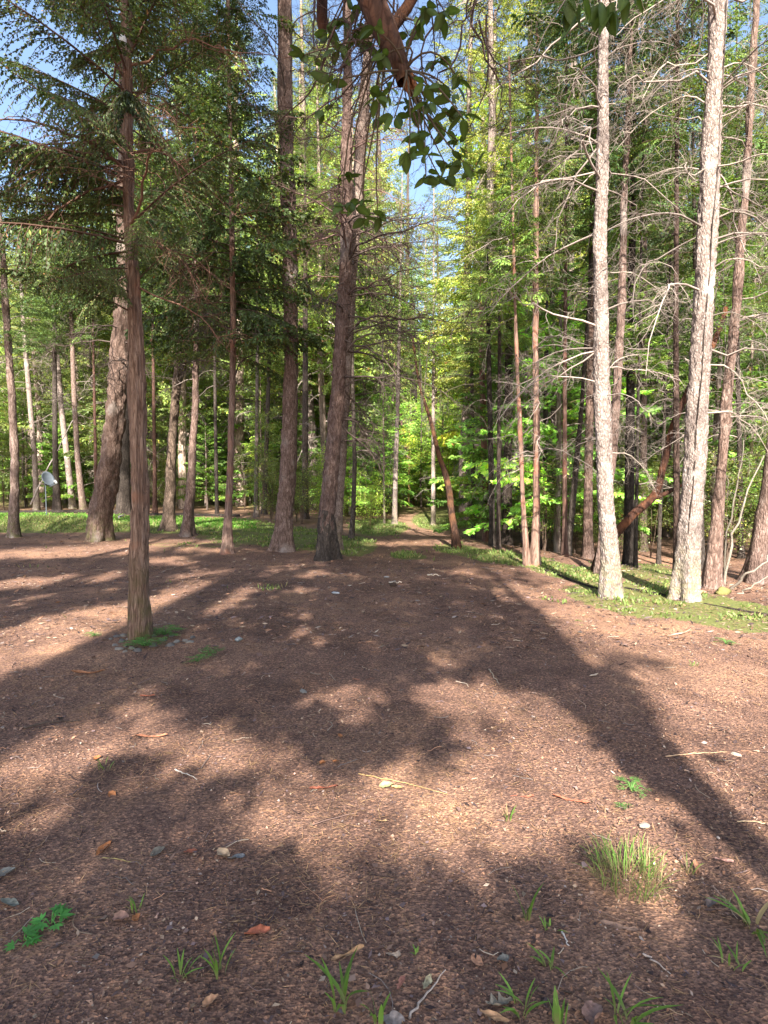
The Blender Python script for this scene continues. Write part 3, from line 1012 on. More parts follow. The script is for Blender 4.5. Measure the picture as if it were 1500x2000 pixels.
T('fir_tree', 'thin dark trunk between the two reddish trunks left of the clearing', [(424, 1012, 7), (422, 900, 7), (420, 760, 6)], M_DARK, 16, CROWN_FIR[1], 9, 0.7, 0.6, (0.9, 1, 0.8), 5, (4, 9), Y=26)
T('fir_tree', 'thin dark trunk seen just right of the nearest cedar', [(303, 1015, 9), (302, 900, 7), (300, 760, 6)], M_DARK, 16, CROWN_FIR[2], 9, 0.7, 0.6, (0.9, 1, 0.8), 5, (4, 9), Y=25, color=(1.6, 1.1, 1))
T('fir_tree', 'thin dark trunk at the left, close before the massive leaning fir', [(188, 1000, 7), (187, 900, 6), (184, 760, 5)], M_DARK, 16, CROWN_FIR[0], 9, 0.7, 0.6, (0.9, 1, 0.8), 5, (4, 9), Y=26, color=(1.6, 1.1, 1))

# madrones
tJ, jP, jR = T('madrone_tree', 'crooked madrone leaning left over the right side of the track end', [(892, 1071, 17), (888, 1040, 14), (881, 1000, 13), (878, 960, 13), (870, 925, 12), (857, 890, 10), (848, 850, 8), (838, 810, 7), (824, 770, 6), (815, 730, 5), (806, 660, 4)],
  M_MADBARK, 7, None, extra_top=False, sides=16, step=0.08, color=(0.6, 0.6, 0.6), flare=1.2)
link('crown', SAPLING[0], tJ, (jP[-3][0], 0, 3.2), (0, 0, 0), (1, 1, 0.75), (0.75, 0.9, 0.8))
tS, sP, sR = px_trunk('madrone_tree', 'dark crooked madrone sweeping right behind the thickest pale trunk',
                      [(1160, 1100, 18), (1175, 1075, 18), (1203, 1043, 17), (1236, 1004, 16), (1262, 984, 16), (1283, 965, 15), (1293, 920, 13), (1306, 870, 13), (1310, 840, 12), (1330, 795, 12), (1352, 745, 12), (1395, 670, 11), (1420, 600, 9)],
                      M_MADBARK, Y=9.6, H=5, extra_top=False, sides=16, step=0.06, color=(0.5, 0.42, 0.4), flare=1.15)
pb = np.array([at(px, py, 9.6) - np.array(tS.location) for px, py in ((1278, 972), (1298, 965), (1325, 950), (1350, 940))])
link('limb', trunk_mesh('limb', pb, [0.045, 0.04, 0.03, 0.02], M_MADBARK, 8, 0.08, flare=1), tS, color=(0.5, 0.42, 0.4))
link('crown', SAPLING[1], tS, tuple(sP[-1] - np.array([0, 0, 1.2])), (0, 0, 0), (0.9, 0.9, 0.7), (0.7, 0.85, 0.8))
T('madrone_tree', 'sunlit orange madrone curving behind the leafy end of the track', [(805, 1005, 10), (803, 950, 9), (800, 905, 9), (792, 870, 8), (784, 840, 7), (781, 800, 6)], M_MADBARK, 14, None, Y=38, color=(1.7, 1.9, 2.2), flare=1)

# centre background trunks
for px, y0, y1, w, mat, c, lab, Y in (
    (770, 1036, 700, 9, M_PALE, (1, 1, 1), 'pale grey trunk standing left of the sunny end of the track', 24),
    (846, 1028, 760, 8, M_PALE, (1.3, 1.3, 1.25), 'bright white slender trunk at the sunny end of the track', 24),
    (751, 1038, 900, 4, M_PALE, (1.1, 1.1, 1), 'thin pale sapling stem left of the pale grey trunk', 22),
    (812, 1000, 600, 15, M_DARK, (0.8, 0.8, 0.8), 'broad black trunk deep in the trees above the track end', 45),
    (748, 1005, 640, 10, M_BGBARK, (1, 1, 1), 'grey trunk deep in the trees, left of the track axis', 36),
    (715, 1005, 620, 8, M_BGBARK, (1.1, 1, 0.95), 'grey trunk between the black footed fir and the track', 34),
    (950, 1068, 640, 13, M_REDCEDAR, (1.1, 0.9, 0.85), 'reddish trunk in the thicket right of the crooked madrone', 17),
    (962, 1081, 620, 11, M_DARK, (0.8, 0.8, 0.8), 'black trunk touching the reddish one in the right thicket', 13.5),
    (973, 1090, 700, 8, M_DARK, (1, 0.9, 0.9), 'thin dark stem right of the black trunk in the thicket', 12.5),
    (990, 1072, 640, 18, M_DARK, (0.8, 0.75, 0.75), 'broad dark trunk in the shade left of the slim reddish pair', 14.5),
    (925, 1045, 700, 8, M_DARK, (1.5, 1.3, 1.3), 'dark trunk just right of the crooked madrone', 19),
    (1062, 1062, 640, 10, M_DARK, (1, 1, 1), 'dark trunk behind the slim reddish pair', 16),
    (1085, 1050, 560, 12, M_FIR, (0.6, 0.65, 0.65), 'grey shaded trunk right of the slim reddish pair', 18),
    (1103, 1098, 780, 10, M_REDCEDAR, (0.55, 0.5, 0.5), 'dark red stem left of the bending pale trunk', 12),
    (1147, 1092, 700, 17, M_REDFIR, (0.75, 0.72, 0.7), 'brown shaded trunk close left of the bending pale trunk', 12.3),
    (1228, 1106, 640, 18, M_DARK, (0.5, 0.5, 0.5), 'black trunk between the two sunlit pale trunks', 11.8),
    (1241, 1110, 800, 7, M_DARK, (0.7, 0.7, 0.7), 'thin black stem leaning against the black trunk between the pale ones', 11.2),
    (1286, 1088, 760, 7, M_DARK, (1, 1, 1), 'thin dark stem midway between the two pale trunks', 13),
    (1322, 1135, 620, 12, M_DARK, (1.1, 0.9, 0.85), 'dark red trunk hugging the left side of the thickest pale trunk', 9.4),
    (1256, 1065, 560, 13, M_FIR, (0.55, 0.55, 0.55), 'dim grey trunk behind the dead twigs between the pale trunks', 15.5),
    (1372, 1100, 700, 10, M_DARK, (1, 1, 1), 'dark trunk just right of the thickest pale trunk', 12),
    (1448, 1075, 620, 9, M_DARK, (1, 1, 1), 'dark thin trunk at the right, behind the pale sticks', 14),
    (500, 1030, 700, 8, M_BGBARK, (0.7, 0.7, 0.7), 'thin grey trunk between the slim red cedar and the straight fir', 24),
    (516, 1025, 640, 9, M_DARK, (1.3, 1.3, 1.3), 'dark trunk seen just left of the straight reddish fir', 26),
    (596, 1030, 600, 12, M_DARK, (1.6, 1.5, 1.5), 'shaded trunk between the straight fir and the black footed one', 23),
):
    ln = rh.normal(0, 8)
    T('fir_tree' if mat is not M_REDCEDAR else 'cedar_tree', lab, [(px, y0, w * 1.15), (px + ln * 0.3, (y0 * 2 + y1) / 3, w), (px + ln * 0.7, (y0 + 2 * y1) / 3, w * 0.9), (px + ln, y1, w * 0.8)], mat,
      (rh.uniform(7, 8.6) if 900 < px < 1075 else rh.uniform(13, 18)) if w > 7 else rh.uniform(7, 10),
      (FINE[rh.integers(2)] if w > 7 else CROWN_YOUNG[rh.integers(2)]),
      (rh.uniform(3.2, 4.6) if 900 < px < 1075 else rh.uniform(5, 8)) if w > 7 else rh.uniform(3, 5), rh.uniform(0.36, 0.46) if 900 < px < 1075 else (0.75 if w > 7 else 0.55), None, tuple(np.array([1.1, 1.1, 0.85]) * rh.uniform(0.8, 1.5)), 7, (1.5, 6), c, Y, dl=(0.4, 0.9))

T('cedar_tree', 'left one of the slim reddish pair on the right verge, leaning left', [(1031, 1106, 13), (1022, 1000, 9), (1018, 900, 9), (1014, 800, 8), (1009, 700, 7), (1006, 600, 6)], M_REDCEDAR, 9, CROWN_YOUNG[1], 4.6, 0.5, 0.9, (1.3, 1.3, 1), 14, (1.5, 6), color=(1.3, 1.25, 1.2), sides=14, step=0.08, furrow=0.005, dl=(0.3, 0.7))
T('cedar_tree', 'right and thicker one of the slim reddish pair on the right verge', [(1045, 1106, 20), (1048, 1000, 14), (1048, 850, 13), (1046, 700, 12), (1046, 500, 11), (1048, 350, 9)], M_REDCEDAR, 9.5, FINE[0], 5.0, 0.38, 0.42, (1.2, 1.15, 1), 24, (1.8, 7.5), color=(1.25, 1.2, 1.15), sides=16, step=0.07, furrow=0.007, dl=(0.4, 0.9))
T('fir_tree', 'dark slanting trunk crossing behind the dark red stem left of the pale trunks', [(1108, 1092, 12), (1117, 1000, 12), (1124, 920, 11), (1131, 850, 9), (1137, 780, 8)], M_DARK, 14, FINE[1], 5, 0.7, 0.8, (0.8, 0.9, 0.8), 6, (2, 6), Y=12.2)
T('cedar_tree', 'red brown trunk crossing behind the bending pale trunk', [(1172, 1122, 20), (1182, 1000, 16), (1196, 900, 15), (1203, 800, 16), (1208, 700, 16), (1214, 600, 15), (1217, 500, 14), (1218, 400, 12), (1226, 250, 10)], M_REDFIR, 15, FINE[0], 6.0, 0.8, 0.9, (0.75, 0.85, 0.8), 14, (2, 7), furrow=0.01, sides=18, step=0.08, dl=(0.4, 0.8))
T('fir_tree', 'grey brown trunk right of the thickest pale trunk, leaning away to the right', [(1388, 1147, 30), (1397, 1050, 24), (1406, 950, 19), (1419, 800, 19), (1436, 620, 17), (1449, 450, 15), (1464, 250, 13), (1472, 80, 12)], M_REDFIR, 15, FINE[1], 8.6, 0.5, 0.6, (0.85, 0.95, 0.85), 24, (2, 8), furrow=0.012, sides=22, step=0.07, color=(1.1, 1.08, 1.05), dl=(0.5, 1.0))
T('fir_tree', 'stout brown trunk leaning in at the right edge of the photo', [(1472, 1142, 36), (1482, 1080, 32), (1494, 1000, 28), (1510, 900, 26), (1530, 700, 24)], M_REDFIR, 16, FINE[1], 7, 0.8, 0.8, (0.85, 0.95, 0.85), 6, (2, 7), Y=10.5, furrow=0.012, sides=22, step=0.08)

# ------------------------------------------------------------------ background forest
rb = np.random.default_rng(77)


def bg_trunk_mesh(H, r0, r):
    k = 9
    t = np.linspace(0, 1, k)
    P = np.stack([np.cumsum(r.normal(0, 0.012, k)) * H * 0.3, np.cumsum(r.normal(0, 0.012, k)) * H * 0.3, t * H - 0.15], 1)
    V, F = tubes(P, r0 * (1 - 0.85 * t) + 0.01, 9, ref=(0.02, 1, 0.01))
    return mesh_np('trunk', V, [F], None, (M_BGBARK,), True)


BGT = [bg_trunk_mesh(18, 0.17, rb) for _ in range(5)]
YT = [bg_trunk_mesh(3.6, 0.035, rb) for _ in range(2)]


def on_track(x, Y):
    return Y < 34 and abs(x - (0.6 + (Y - 13) * 0.13)) < 1.35 + 0.02 * Y


def skyline(px):
    return float(np.interp(px, [-200, 0, 120, 230, 330, 520, 620, 720, 800, 840, 880, 930, 1100, 1180, 1260, 1330, 1420, 1500, 1700],
                           [400, 370, 400, 370, 160, 0, 120, 160, 230, 300, 200, 0, -60, 40, 100, 90, 20, -40, -40]))


MARKS = [(27, 'the slim far left trunk'), (92, 'the satellite dish'), (200, 'the massive leaning fir'), (273, 'the nearest cedar'), (335, 'the forked dark trunk'),
         (450, 'the slim red cedar'), (562, 'the straight reddish fir'), (650, 'the black footed fir'), (800, 'the end of the track'), (880, 'the crooked madrone'),
         (1048, 'the slim reddish pair'), (1180, 'the bending pale trunk'), (1352, 'the thickest pale trunk'), (1500, 'the right edge')]


def where_is(px, Y):
    m = min(MARKS, key=lambda q: abs(q[0] - px))
    side = ('close ' if abs(px - m[0]) < 30 else '') + ('left of' if px < m[0] else 'right of')
    depth = 'just behind' if Y < 24 else ('some way behind' if Y < 40 else ('far behind' if Y < 62 else 'farthest behind'))
    return f"{depth} and {side} {m[1]}"


def zone(px, Y):
    if px < 620:
        return 'deep in the trees beyond the green lawn on the left', 'trees beyond the lawn'
    if px < 880:
        return 'in the bright wood beyond the end of the track', 'trees beyond the track'
    if px < 1120:
        return 'in the sunlit wood right of the track', 'trees right of the track'
    return 'in the dark wood behind the pale trunks on the right', 'trees behind the pale trunks'


placed = list(TREES)
count = 0
tries = 0
while count < 250 and tries < 9000:
    tries += 1
    Y = 17 + 75 * rb.random() ** 1.25
    px = rb.uniform(-120, 1620)
    x = (px - 750) / FPX * Y
    if Y < 29 and px < 640 and not (Y > 27):
        continue
    if 690 < px < 905 and Y < 34:
        continue
    if px > 1050 and Y < 17:
        continue
    if 830 < px < 1140 and Y < 21:
        continue
    mind = 1.4 + 0.016 * Y
    if on_track(x, Y):
        continue
    if any((x - a) ** 2 + (Y - b) ** 2 < mind ** 2 for a, b in placed):
        continue
    sky = skyline(px)
    zt = float(gz(x, Y))
    Hmax = CAMZ + (940 - sky) / FPX * Y - zt
    H = Hmax * rb.uniform(0.75, 1.05) if Y > 25 else Hmax * rb.uniform(0.6, 1.0)
    H = min(H, rb.uniform(24, 36))
    slim = rb.random() < 0.25
    if slim:
        H = min(H, rb.uniform(7, 13))
    if H < 5:
        continue
    placed.append((x, Y))
    count += 1
    where, grp = zone(px, Y)
    s = H / 18.0
    bright = 0.0
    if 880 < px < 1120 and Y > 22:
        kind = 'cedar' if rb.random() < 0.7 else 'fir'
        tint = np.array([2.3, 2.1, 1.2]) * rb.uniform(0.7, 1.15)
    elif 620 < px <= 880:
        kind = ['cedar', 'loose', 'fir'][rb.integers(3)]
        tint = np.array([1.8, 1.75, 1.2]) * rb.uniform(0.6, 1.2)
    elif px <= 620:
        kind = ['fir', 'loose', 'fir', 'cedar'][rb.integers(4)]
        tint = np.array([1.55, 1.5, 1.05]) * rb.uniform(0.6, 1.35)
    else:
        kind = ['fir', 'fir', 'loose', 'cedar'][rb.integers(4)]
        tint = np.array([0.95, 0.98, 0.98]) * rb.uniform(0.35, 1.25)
    tr = rb.random()
    adj = ('slender ' if slim else ('pale ' if tr > 0.65 else '')) + {'fir': 'dense fir', 'loose': 'thin fir', 'cedar': 'feathery cedar'}[kind]
    cm = {'fir': CROWN_FIR, 'loose': CROWN_LOOSE, 'cedar': CROWN_CEDAR}[kind]
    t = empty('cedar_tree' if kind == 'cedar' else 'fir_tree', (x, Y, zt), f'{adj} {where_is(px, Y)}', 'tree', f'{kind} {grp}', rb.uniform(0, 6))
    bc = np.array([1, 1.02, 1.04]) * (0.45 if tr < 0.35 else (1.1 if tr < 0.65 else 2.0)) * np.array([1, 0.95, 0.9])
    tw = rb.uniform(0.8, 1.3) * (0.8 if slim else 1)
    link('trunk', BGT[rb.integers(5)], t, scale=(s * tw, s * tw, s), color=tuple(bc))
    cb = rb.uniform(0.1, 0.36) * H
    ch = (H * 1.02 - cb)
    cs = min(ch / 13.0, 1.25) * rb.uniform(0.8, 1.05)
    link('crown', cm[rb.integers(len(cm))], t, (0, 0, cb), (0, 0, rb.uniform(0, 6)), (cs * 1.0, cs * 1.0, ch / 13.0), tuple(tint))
    if rb.random() < 0.92:
        ds = min(cb + 5, 12) / 6.5
        link('bare_branches', DEADSET[rb.integers(3)], t, (0, 0, 1.2), (0, 0, rb.uniform(0, 6)), (1.1, 1.1, ds), tuple(np.array([1, 1, 1]) * rb.uniform(0.7, 1.7)))['kind'] = 'stuff'

# the wood on the rise far behind, one mass of foliage
def distant_wood():
    r = np.random.default_rng(55)
    n = 80000
    Y = r.uniform(84, 128, n)
    px = r.uniform(-250, 1750, n)
    X = (px - 750) / FPX * Y
    cell = np.array([mn.noise(Vector((a * 0.16, b * 0.16, 1.0))) for a, b in zip(X, Y)])
    top = np.clip(13 + 16 * cell, 3, 22)
    Z = gz(X, Y) + top * r.random(n) ** 0.8
    D = norm(r.normal(0, 1, (n, 3)) + np.array([0, 0, -0.4])) * r.uniform(0.6, 1.3, (n, 1))
    W = norm(np.cross(D, r.normal(0, 1, (n, 3)))) * 0.26
    V, F = leaves(np.stack([X, Y, Z], 1), D, W)
    g = Geo()
    k = np.exp(1.2 * np.array([mn.noise(Vector((a * 0.3, b * 0.3, c * 0.3))) for a, b, c in zip(X, Y, Z)]))[:, None]
    g.add(V, F, rep(leaf_cols(n, (0.075, 0.115, 0.04), 0.25, 0.15, 0.02, r) * k, 4), 0)
    tag(link('distant_wood', g.mesh('distant_wood', (M_LEAF,))), 'far off wood on the rising ground, one green mass behind all the trunks', 'wood', kind='stuff')


distant_wood()

# the tall glowing cedars right of the track
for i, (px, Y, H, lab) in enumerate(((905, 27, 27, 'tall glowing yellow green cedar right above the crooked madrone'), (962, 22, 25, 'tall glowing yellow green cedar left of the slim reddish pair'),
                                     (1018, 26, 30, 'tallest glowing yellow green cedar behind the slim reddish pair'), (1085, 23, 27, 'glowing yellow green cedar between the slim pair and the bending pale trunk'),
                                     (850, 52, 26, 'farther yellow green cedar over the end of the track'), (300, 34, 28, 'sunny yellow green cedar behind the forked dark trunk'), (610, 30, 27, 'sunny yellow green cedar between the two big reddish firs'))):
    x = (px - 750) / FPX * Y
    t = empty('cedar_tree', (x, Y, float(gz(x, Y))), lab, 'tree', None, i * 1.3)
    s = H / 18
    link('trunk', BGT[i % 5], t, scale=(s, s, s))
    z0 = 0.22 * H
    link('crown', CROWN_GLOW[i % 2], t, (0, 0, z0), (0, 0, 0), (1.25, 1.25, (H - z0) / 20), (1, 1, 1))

# young conifers under the tall ones
count = 0
tries = 0
while count < 150 and tries < 6000:
    tries += 1
    Y = 14 + 50 * rb.random() ** 1.1
    px = rb.uniform(-60, 1560)
    x = (px - 750) / FPX * Y
    if Y < 29 and px < 640:
        continue
    if 690 < px < 900 and Y < 30:
        continue
    if px > 900 and Y < 13.5:
        continue
    if on_track(x, Y):
        continue
    if any((x - a) ** 2 + (Y - b) ** 2 < 0.8 for a, b in placed):
        continue
    placed.append((x, Y))
    count += 1
    where, grp = zone(px, Y)
    s = rb.uniform(0.8, 2.3)
    t = empty('young_fir', (x, Y, float(gz(x, Y))), f'{"bigger" if s > 1.6 else ("middling" if s > 1.15 else "small")} young conifer {where_is(px, Y)}', 'young tree', 'young conifers, ' + grp, rb.uniform(0, 6))
    link('trunk', YT[rb.integers(2)], t, scale=(s, s, s * 1.05))
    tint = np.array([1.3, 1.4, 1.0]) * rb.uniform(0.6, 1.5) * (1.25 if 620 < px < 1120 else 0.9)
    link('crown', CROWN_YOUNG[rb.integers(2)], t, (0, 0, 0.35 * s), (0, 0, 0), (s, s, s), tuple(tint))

# shrubs and broad leaved saplings
count = 0
tries = 0
while count < 290 and tries < 9000:
    tries += 1
    Y = 13 + 38 * rb.random() ** 1.15
    px = rb.uniform(-60, 1560)
    x = (px - 750) / FPX * Y
    if Y < 28 and px < 480:
        continue
    if Y < 20 and px < 700:
        continue
    pathc = 800 + (Y - 14) * 3.2
    if abs(px - pathc) < 85 * 18 / Y and Y < 27:
        continue
    if on_track(x, Y):
        continue
    if any((x - a) ** 2 + (Y - b) ** 2 < 0.35 for a, b in placed):
        continue
    placed.append((x, Y))
    count += 1
    where, grp = zone(px, Y)
    sap = rb.random() < 0.4
    s = rb.uniform(0.6, 1.3)
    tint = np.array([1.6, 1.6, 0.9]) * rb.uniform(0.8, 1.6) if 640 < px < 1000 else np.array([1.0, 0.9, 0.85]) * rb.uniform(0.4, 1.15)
    me = (SAPLING if sap else SHRUB)[rb.integers(2 if sap else 3)]
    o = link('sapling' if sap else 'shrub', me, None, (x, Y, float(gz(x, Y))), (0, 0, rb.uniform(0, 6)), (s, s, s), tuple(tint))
    tag(o, ('tall ' if s > 1.0 else 'low ') + ('leafy sapling ' if sap else 'bushy shrub ') + where_is(px, Y), 'sapling' if sap else 'shrub',
        ('saplings, ' if sap else 'shrubs, ') + grp)

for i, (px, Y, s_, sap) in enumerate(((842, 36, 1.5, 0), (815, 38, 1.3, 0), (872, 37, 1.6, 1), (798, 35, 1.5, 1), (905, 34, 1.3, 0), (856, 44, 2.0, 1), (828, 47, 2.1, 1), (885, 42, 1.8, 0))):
    x = (px - 750) / FPX * Y
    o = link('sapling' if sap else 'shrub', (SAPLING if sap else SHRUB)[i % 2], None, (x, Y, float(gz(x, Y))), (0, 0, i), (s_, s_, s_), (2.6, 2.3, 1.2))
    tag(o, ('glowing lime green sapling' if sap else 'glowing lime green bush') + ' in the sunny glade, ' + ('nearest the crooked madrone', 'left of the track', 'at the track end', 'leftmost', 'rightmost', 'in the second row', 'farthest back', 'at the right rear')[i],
        'sapling' if sap else 'shrub')

# ------------------------------------------------------------------ unseen woods behind the camera, crowns laid out to throw the dappled shade
COT = 1 / math.tan(SUN_EL)
LIT = [  # sunlit parts of the ground in photograph pixels (cx, cy, rx, ry, slope, strength)
    (60, 1275, 240, 42, -0.34, 1.0), (120, 1218, 200, 15, -0.25, 0.95), (90, 1140, 160, 12, -0.1, 1.0), (330, 1170, 120, 10, -0.25, 0.95), (60, 1170, 90, 7, -0.1, 0.8),
    (140, 1080, 230, 14, -0.05, 1.0), (402, 1165, 100, 46, -0.2, 1.0), (470, 1118, 140, 16, -0.1, 0.9), (330, 1100, 90, 9, 0, 0.8),
    (300, 1062, 150, 8, 0, 0.8), (560, 1160, 70, 7, 0, 0.6), (640, 1128, 70, 6, 0, 0.6), (480, 1080, 140, 7, 0, 0.8),
    (180, 1465, 190, 38, -0.28, 0.95), (60, 1500, 150, 60, -0.3, 0.8), (258, 1392, 70, 34, -0.5, 0.8), (430, 1488, 115, 60, -0.1, 1.0), (90, 1600, 130, 34, -0.3, 0.5),
    (620, 1590, 180, 90, 0.0, 0.65), (690, 1372, 85, 34, 0.0, 0.75), (910, 1368, 110, 44, 0.1, 0.9), (880, 1298, 50, 12, 0, 0.7), (612, 1247, 36, 10, 0, 0.9), (578, 1206, 34, 9, 0, 0.9),
    (900, 1600, 340, 115, 0.0, 0.8), (1060, 1540, 190, 150, 0.3, 0.88), (1220, 1600, 170, 100, 0.6, 0.9), (1040, 1400, 90, 60, 0.3, 0.6),
    (1440, 1250, 380, 110, 0.12, 1.0), (1440, 1420, 210, 150, 0.6, 0.97), (1180, 1200, 180, 44, 0.2, 0.95), (1050, 1170, 100, 28, 0.2, 0.7), (1435, 1560, 160, 125, 0.9, 0.9),
    (960, 1120, 100, 16, 0.0, 0.5), (760, 1060, 70, 7, 0, 0.9), (900, 1062, 90, 9, 0.05, 0.9), (840, 1030, 90, 16, 0, 1.0), (1000, 1090, 80, 10, 0.1, 0.8), (800, 1140, 70, 6, 0, 0.5),
]
SHADE = [(1140, 1345, 60, 42, 0.9, 1.0), (1230, 1305, 80, 18, 0.15, 0.85)]


def shade_density(X, Y):
    """1 where leaves behind the camera are wanted to shade the ground"""
    px, py = project(X, Y, 0 * X)
    lit = px_mask(px, py, LIT)
    sh = px_mask(px, py, SHADE)
    d = 1 - lit
    d = np.maximum(d, sh)
    n1 = np.array([mn.noise(Vector((a * 0.9, b * 0.33, 5.0))) for a, b in zip(X, Y)])
    # farther off: streaks
    far = sstep(15, 19, Y)
    left = 0.62 + 0.9 * n1
    d_far = np.where(X < -0.4, np.clip(0.5 + 1.1 * n1, 0, 1), np.clip(0.12 + 1.0 * n1, 0, 1))
    d_far = np.where((X < -4.5) & (Y > 17) & (Y < 26), 0.4 * d_far, d_far)
    d_far = np.where((X > -0.3) & (X < 3.5), 0.3 * d_far, d_far)
    d_far = np.where((X > 2.0), np.clip(0.12 + 0.9 * n1, 0, 1), d_far)
    d = d * (1 - far) + d_far * far
    d = np.where((X > 2.3) & (Y > 7.0) & (Y < 19), np.minimum(d, 0.06), d)
    out = (np.abs(X) > 0.75 * Y + 1.2)
    d = np.where(out, np.clip(0.55 + n1, 0, 1), d)
    return d


def rear_wood():
    r = np.random.default_rng(9)
    trunks = [(1.41, -6.0, 0.08), (-2.8, -3.6, 0.16), (-6.4, -6.5, 0.2), (-2.95, -10.5, 0.22), (6.9, -8.5, 0.18), (-2.9, -16, 0.25), (9.0, -5.5, 0.2), (-10, -11, 0.25), (11, -14, 0.2), (-5.6, -19, 0.28)]
    labels = ['slim tree standing right behind the viewpoint', 'straight tree close behind the viewpoint on the left', 'fir some way behind the viewpoint on the left',
              'fir directly behind the viewpoint', 'fir behind the viewpoint on the right', 'tall fir far behind the viewpoint', 'fir at the right side of the viewpoint',
              'fir far out on the left behind the viewpoint', 'tall fir far behind on the right', 'tallest fir far behind on the left']
    # sample ground cells
    cells = []
    for (y0, y1, step) in ((1.0, 7.5, 0.20), (7.5, 16, 0.30), (16, 32, 0.5)):
        ys = np.arange(y0, y1, step)
        for y in ys:
            w = 0.75 * y + 2.0
            xs = np.arange(-w, w, step)
            cells.append(np.stack([xs + r.uniform(-0.5, 0.5, len(xs)) * step, np.full(len(xs), y) + r.uniform(-0.5, 0.5, len(xs)) * step, np.full(len(xs), step)], 1))
    C = np.concatenate(cells)
    d = shade_density(C[:, 0], C[:, 1])
    tau = -np.log(np.clip(1 - d, 0.03, 1))
    cnt = r.poisson(tau * 9.5)
    keep = cnt > 0
    C, cnt = C[keep], cnt[keep]
    hmin = np.maximum(3.6, (C[:, 1] + 1.3) / (COT * math.cos(SUN_AZ)))
    h = hmin + 1.0 + r.random(len(C)) ** 1.1 * 7.5 + np.where(tau[keep] < 0.9, 7.0, 0)
    dx = math.sin(SUN_AZ) * COT
    dy = math.cos(SUN_AZ) * COT
    P = np.stack([C[:, 0] - h * dx, C[:, 1] - h * dy, h], 1)  # leaf clumps set along the sun rays that are to be blocked
    # each clump is then handed to the nearest trunk
    tx = np.array([(a, b) for a, b, _ in trunks])
    own = np.argmin(((P[:, None, :2] - tx[None]) ** 2).sum(-1), 1)
    for i, (x, y, rad) in enumerate(trunks):
        sel = own == i
        Q = P[sel]
        st = C[sel, 2]
        cn = cnt[sel]
        zt = float(gz(x, y))
        Hh = max(9.0, float(Q[:, 2].max()) + 0.5 if len(Q) else 9.0)
        t = empty('fir_tree', (x, y, zt), labels[i], 'tree', 'unseen trees behind the viewpoint, crowns shaped for shade')
        k = 8
        tt = np.linspace(0, 1, k)
        A = np.stack([np.cumsum(r.normal(0, 0.05, k)), np.cumsum(r.normal(0, 0.05, k)), tt * Hh - 0.1], 1)
        V, F = tubes(A, rad * (1 - 0.8 * tt) + 0.01, 12, ref=(0.02, 1, 0.01))
        link('trunk', mesh_np('trunk', V, [F], None, (M_REDFIR,), True), t)
        if not len(Q):
            continue
        Q = Q - np.array([x, y, zt])
        g = Geo()
        # limbs to a part of the clumps
        pick = r.random(len(Q)) < 0.02
        E = Q[pick]
        if len(E):
            z0 = np.clip(E[:, 2] - 0.35 * np.hypot(E[:, 0], E[:, 1]) - 0.3, 2.0, Hh - 0.3)
            s0 = np.stack([np.interp(z0, A[:, 2], A[:, 0]), np.interp(z0, A[:, 2], A[:, 1]), z0], 1)
            s = np.linspace(0, 1, 5)
            B = s0[:, None] * (1 - s)[None, :, None] + E[:, None] * s[None, :, None]
            B[:, :, 2] += np.sin(s * PI)[None] * 0.2
            V, F = tubes(B, np.broadcast_to(0.03 * (1 - 0.8 * s), (len(E), 5)), 4)
            g.add(V, F, (0.1, 0.07, 0.055), 1)
        m = int(cn.sum())
        st = np.repeat(st, cn)
        base = np.repeat(Q, cn, 0) + r.normal(0, 1, (m, 3)) * st[:, None] * 0.33
        big = st[:, None] * 0.66
        D = norm(r.normal(0, 1, (m, 3)) + np.array([0, 0, -0.3])) * big
        W = norm(np.cross(D, r.normal(0, 1, (m, 3)))) * big * 0.44
        V, F = leaves(base, D, W)
        g.add(V, F, rep(leaf_cols(m, (0.055, 0.09, 0.03), 0.25, 0.1, 0, r), 4), 0)
        link('crown', g.mesh('crown', (M_LEAF, M_TWIG)), t)


rear_wood()

# ------------------------------------------------------------------ madrone bough overhead
def madrone_leaf_mesh(r):
    L, W = 1.0, 0.26
    k = 7
    t = np.linspace(0, 1, k)
    w = W * np.sin(PI * t ** 0.8) ** 0.75 + 0.01
    w[0] = 0.02
    w[-1] = 0.01
    bend = r.uniform(0.05, 0.28)
    cup = r.uniform(0.02, 0.07)
    mid = np.stack([L * t, 0 * t, -bend * t ** 2 * L], 1)
    V = []
    for i in range(k):
        V += [mid[i] + np.array([0, w[i], cup * w[i] / W]), mid[i], mid[i] + np.array([0, -w[i], cup * w[i] / W])]
    F = []
    for i in range(k - 1):
        a = i * 3
        F += [(a, a + 1, a + 4, a + 3), (a + 1, a + 2, a + 5, a + 4)]
    base = np.array([0.05, 0.08, 0.022]) * r.uniform(0.8, 1.25)
    V = np.array(V)
    C = np.broadcast_to(base, V.shape).copy()
    C[1::3] *= 1.6
    return mesh_np('leaf', V, [np.array(F)], C, (M_MADRONE,), True)


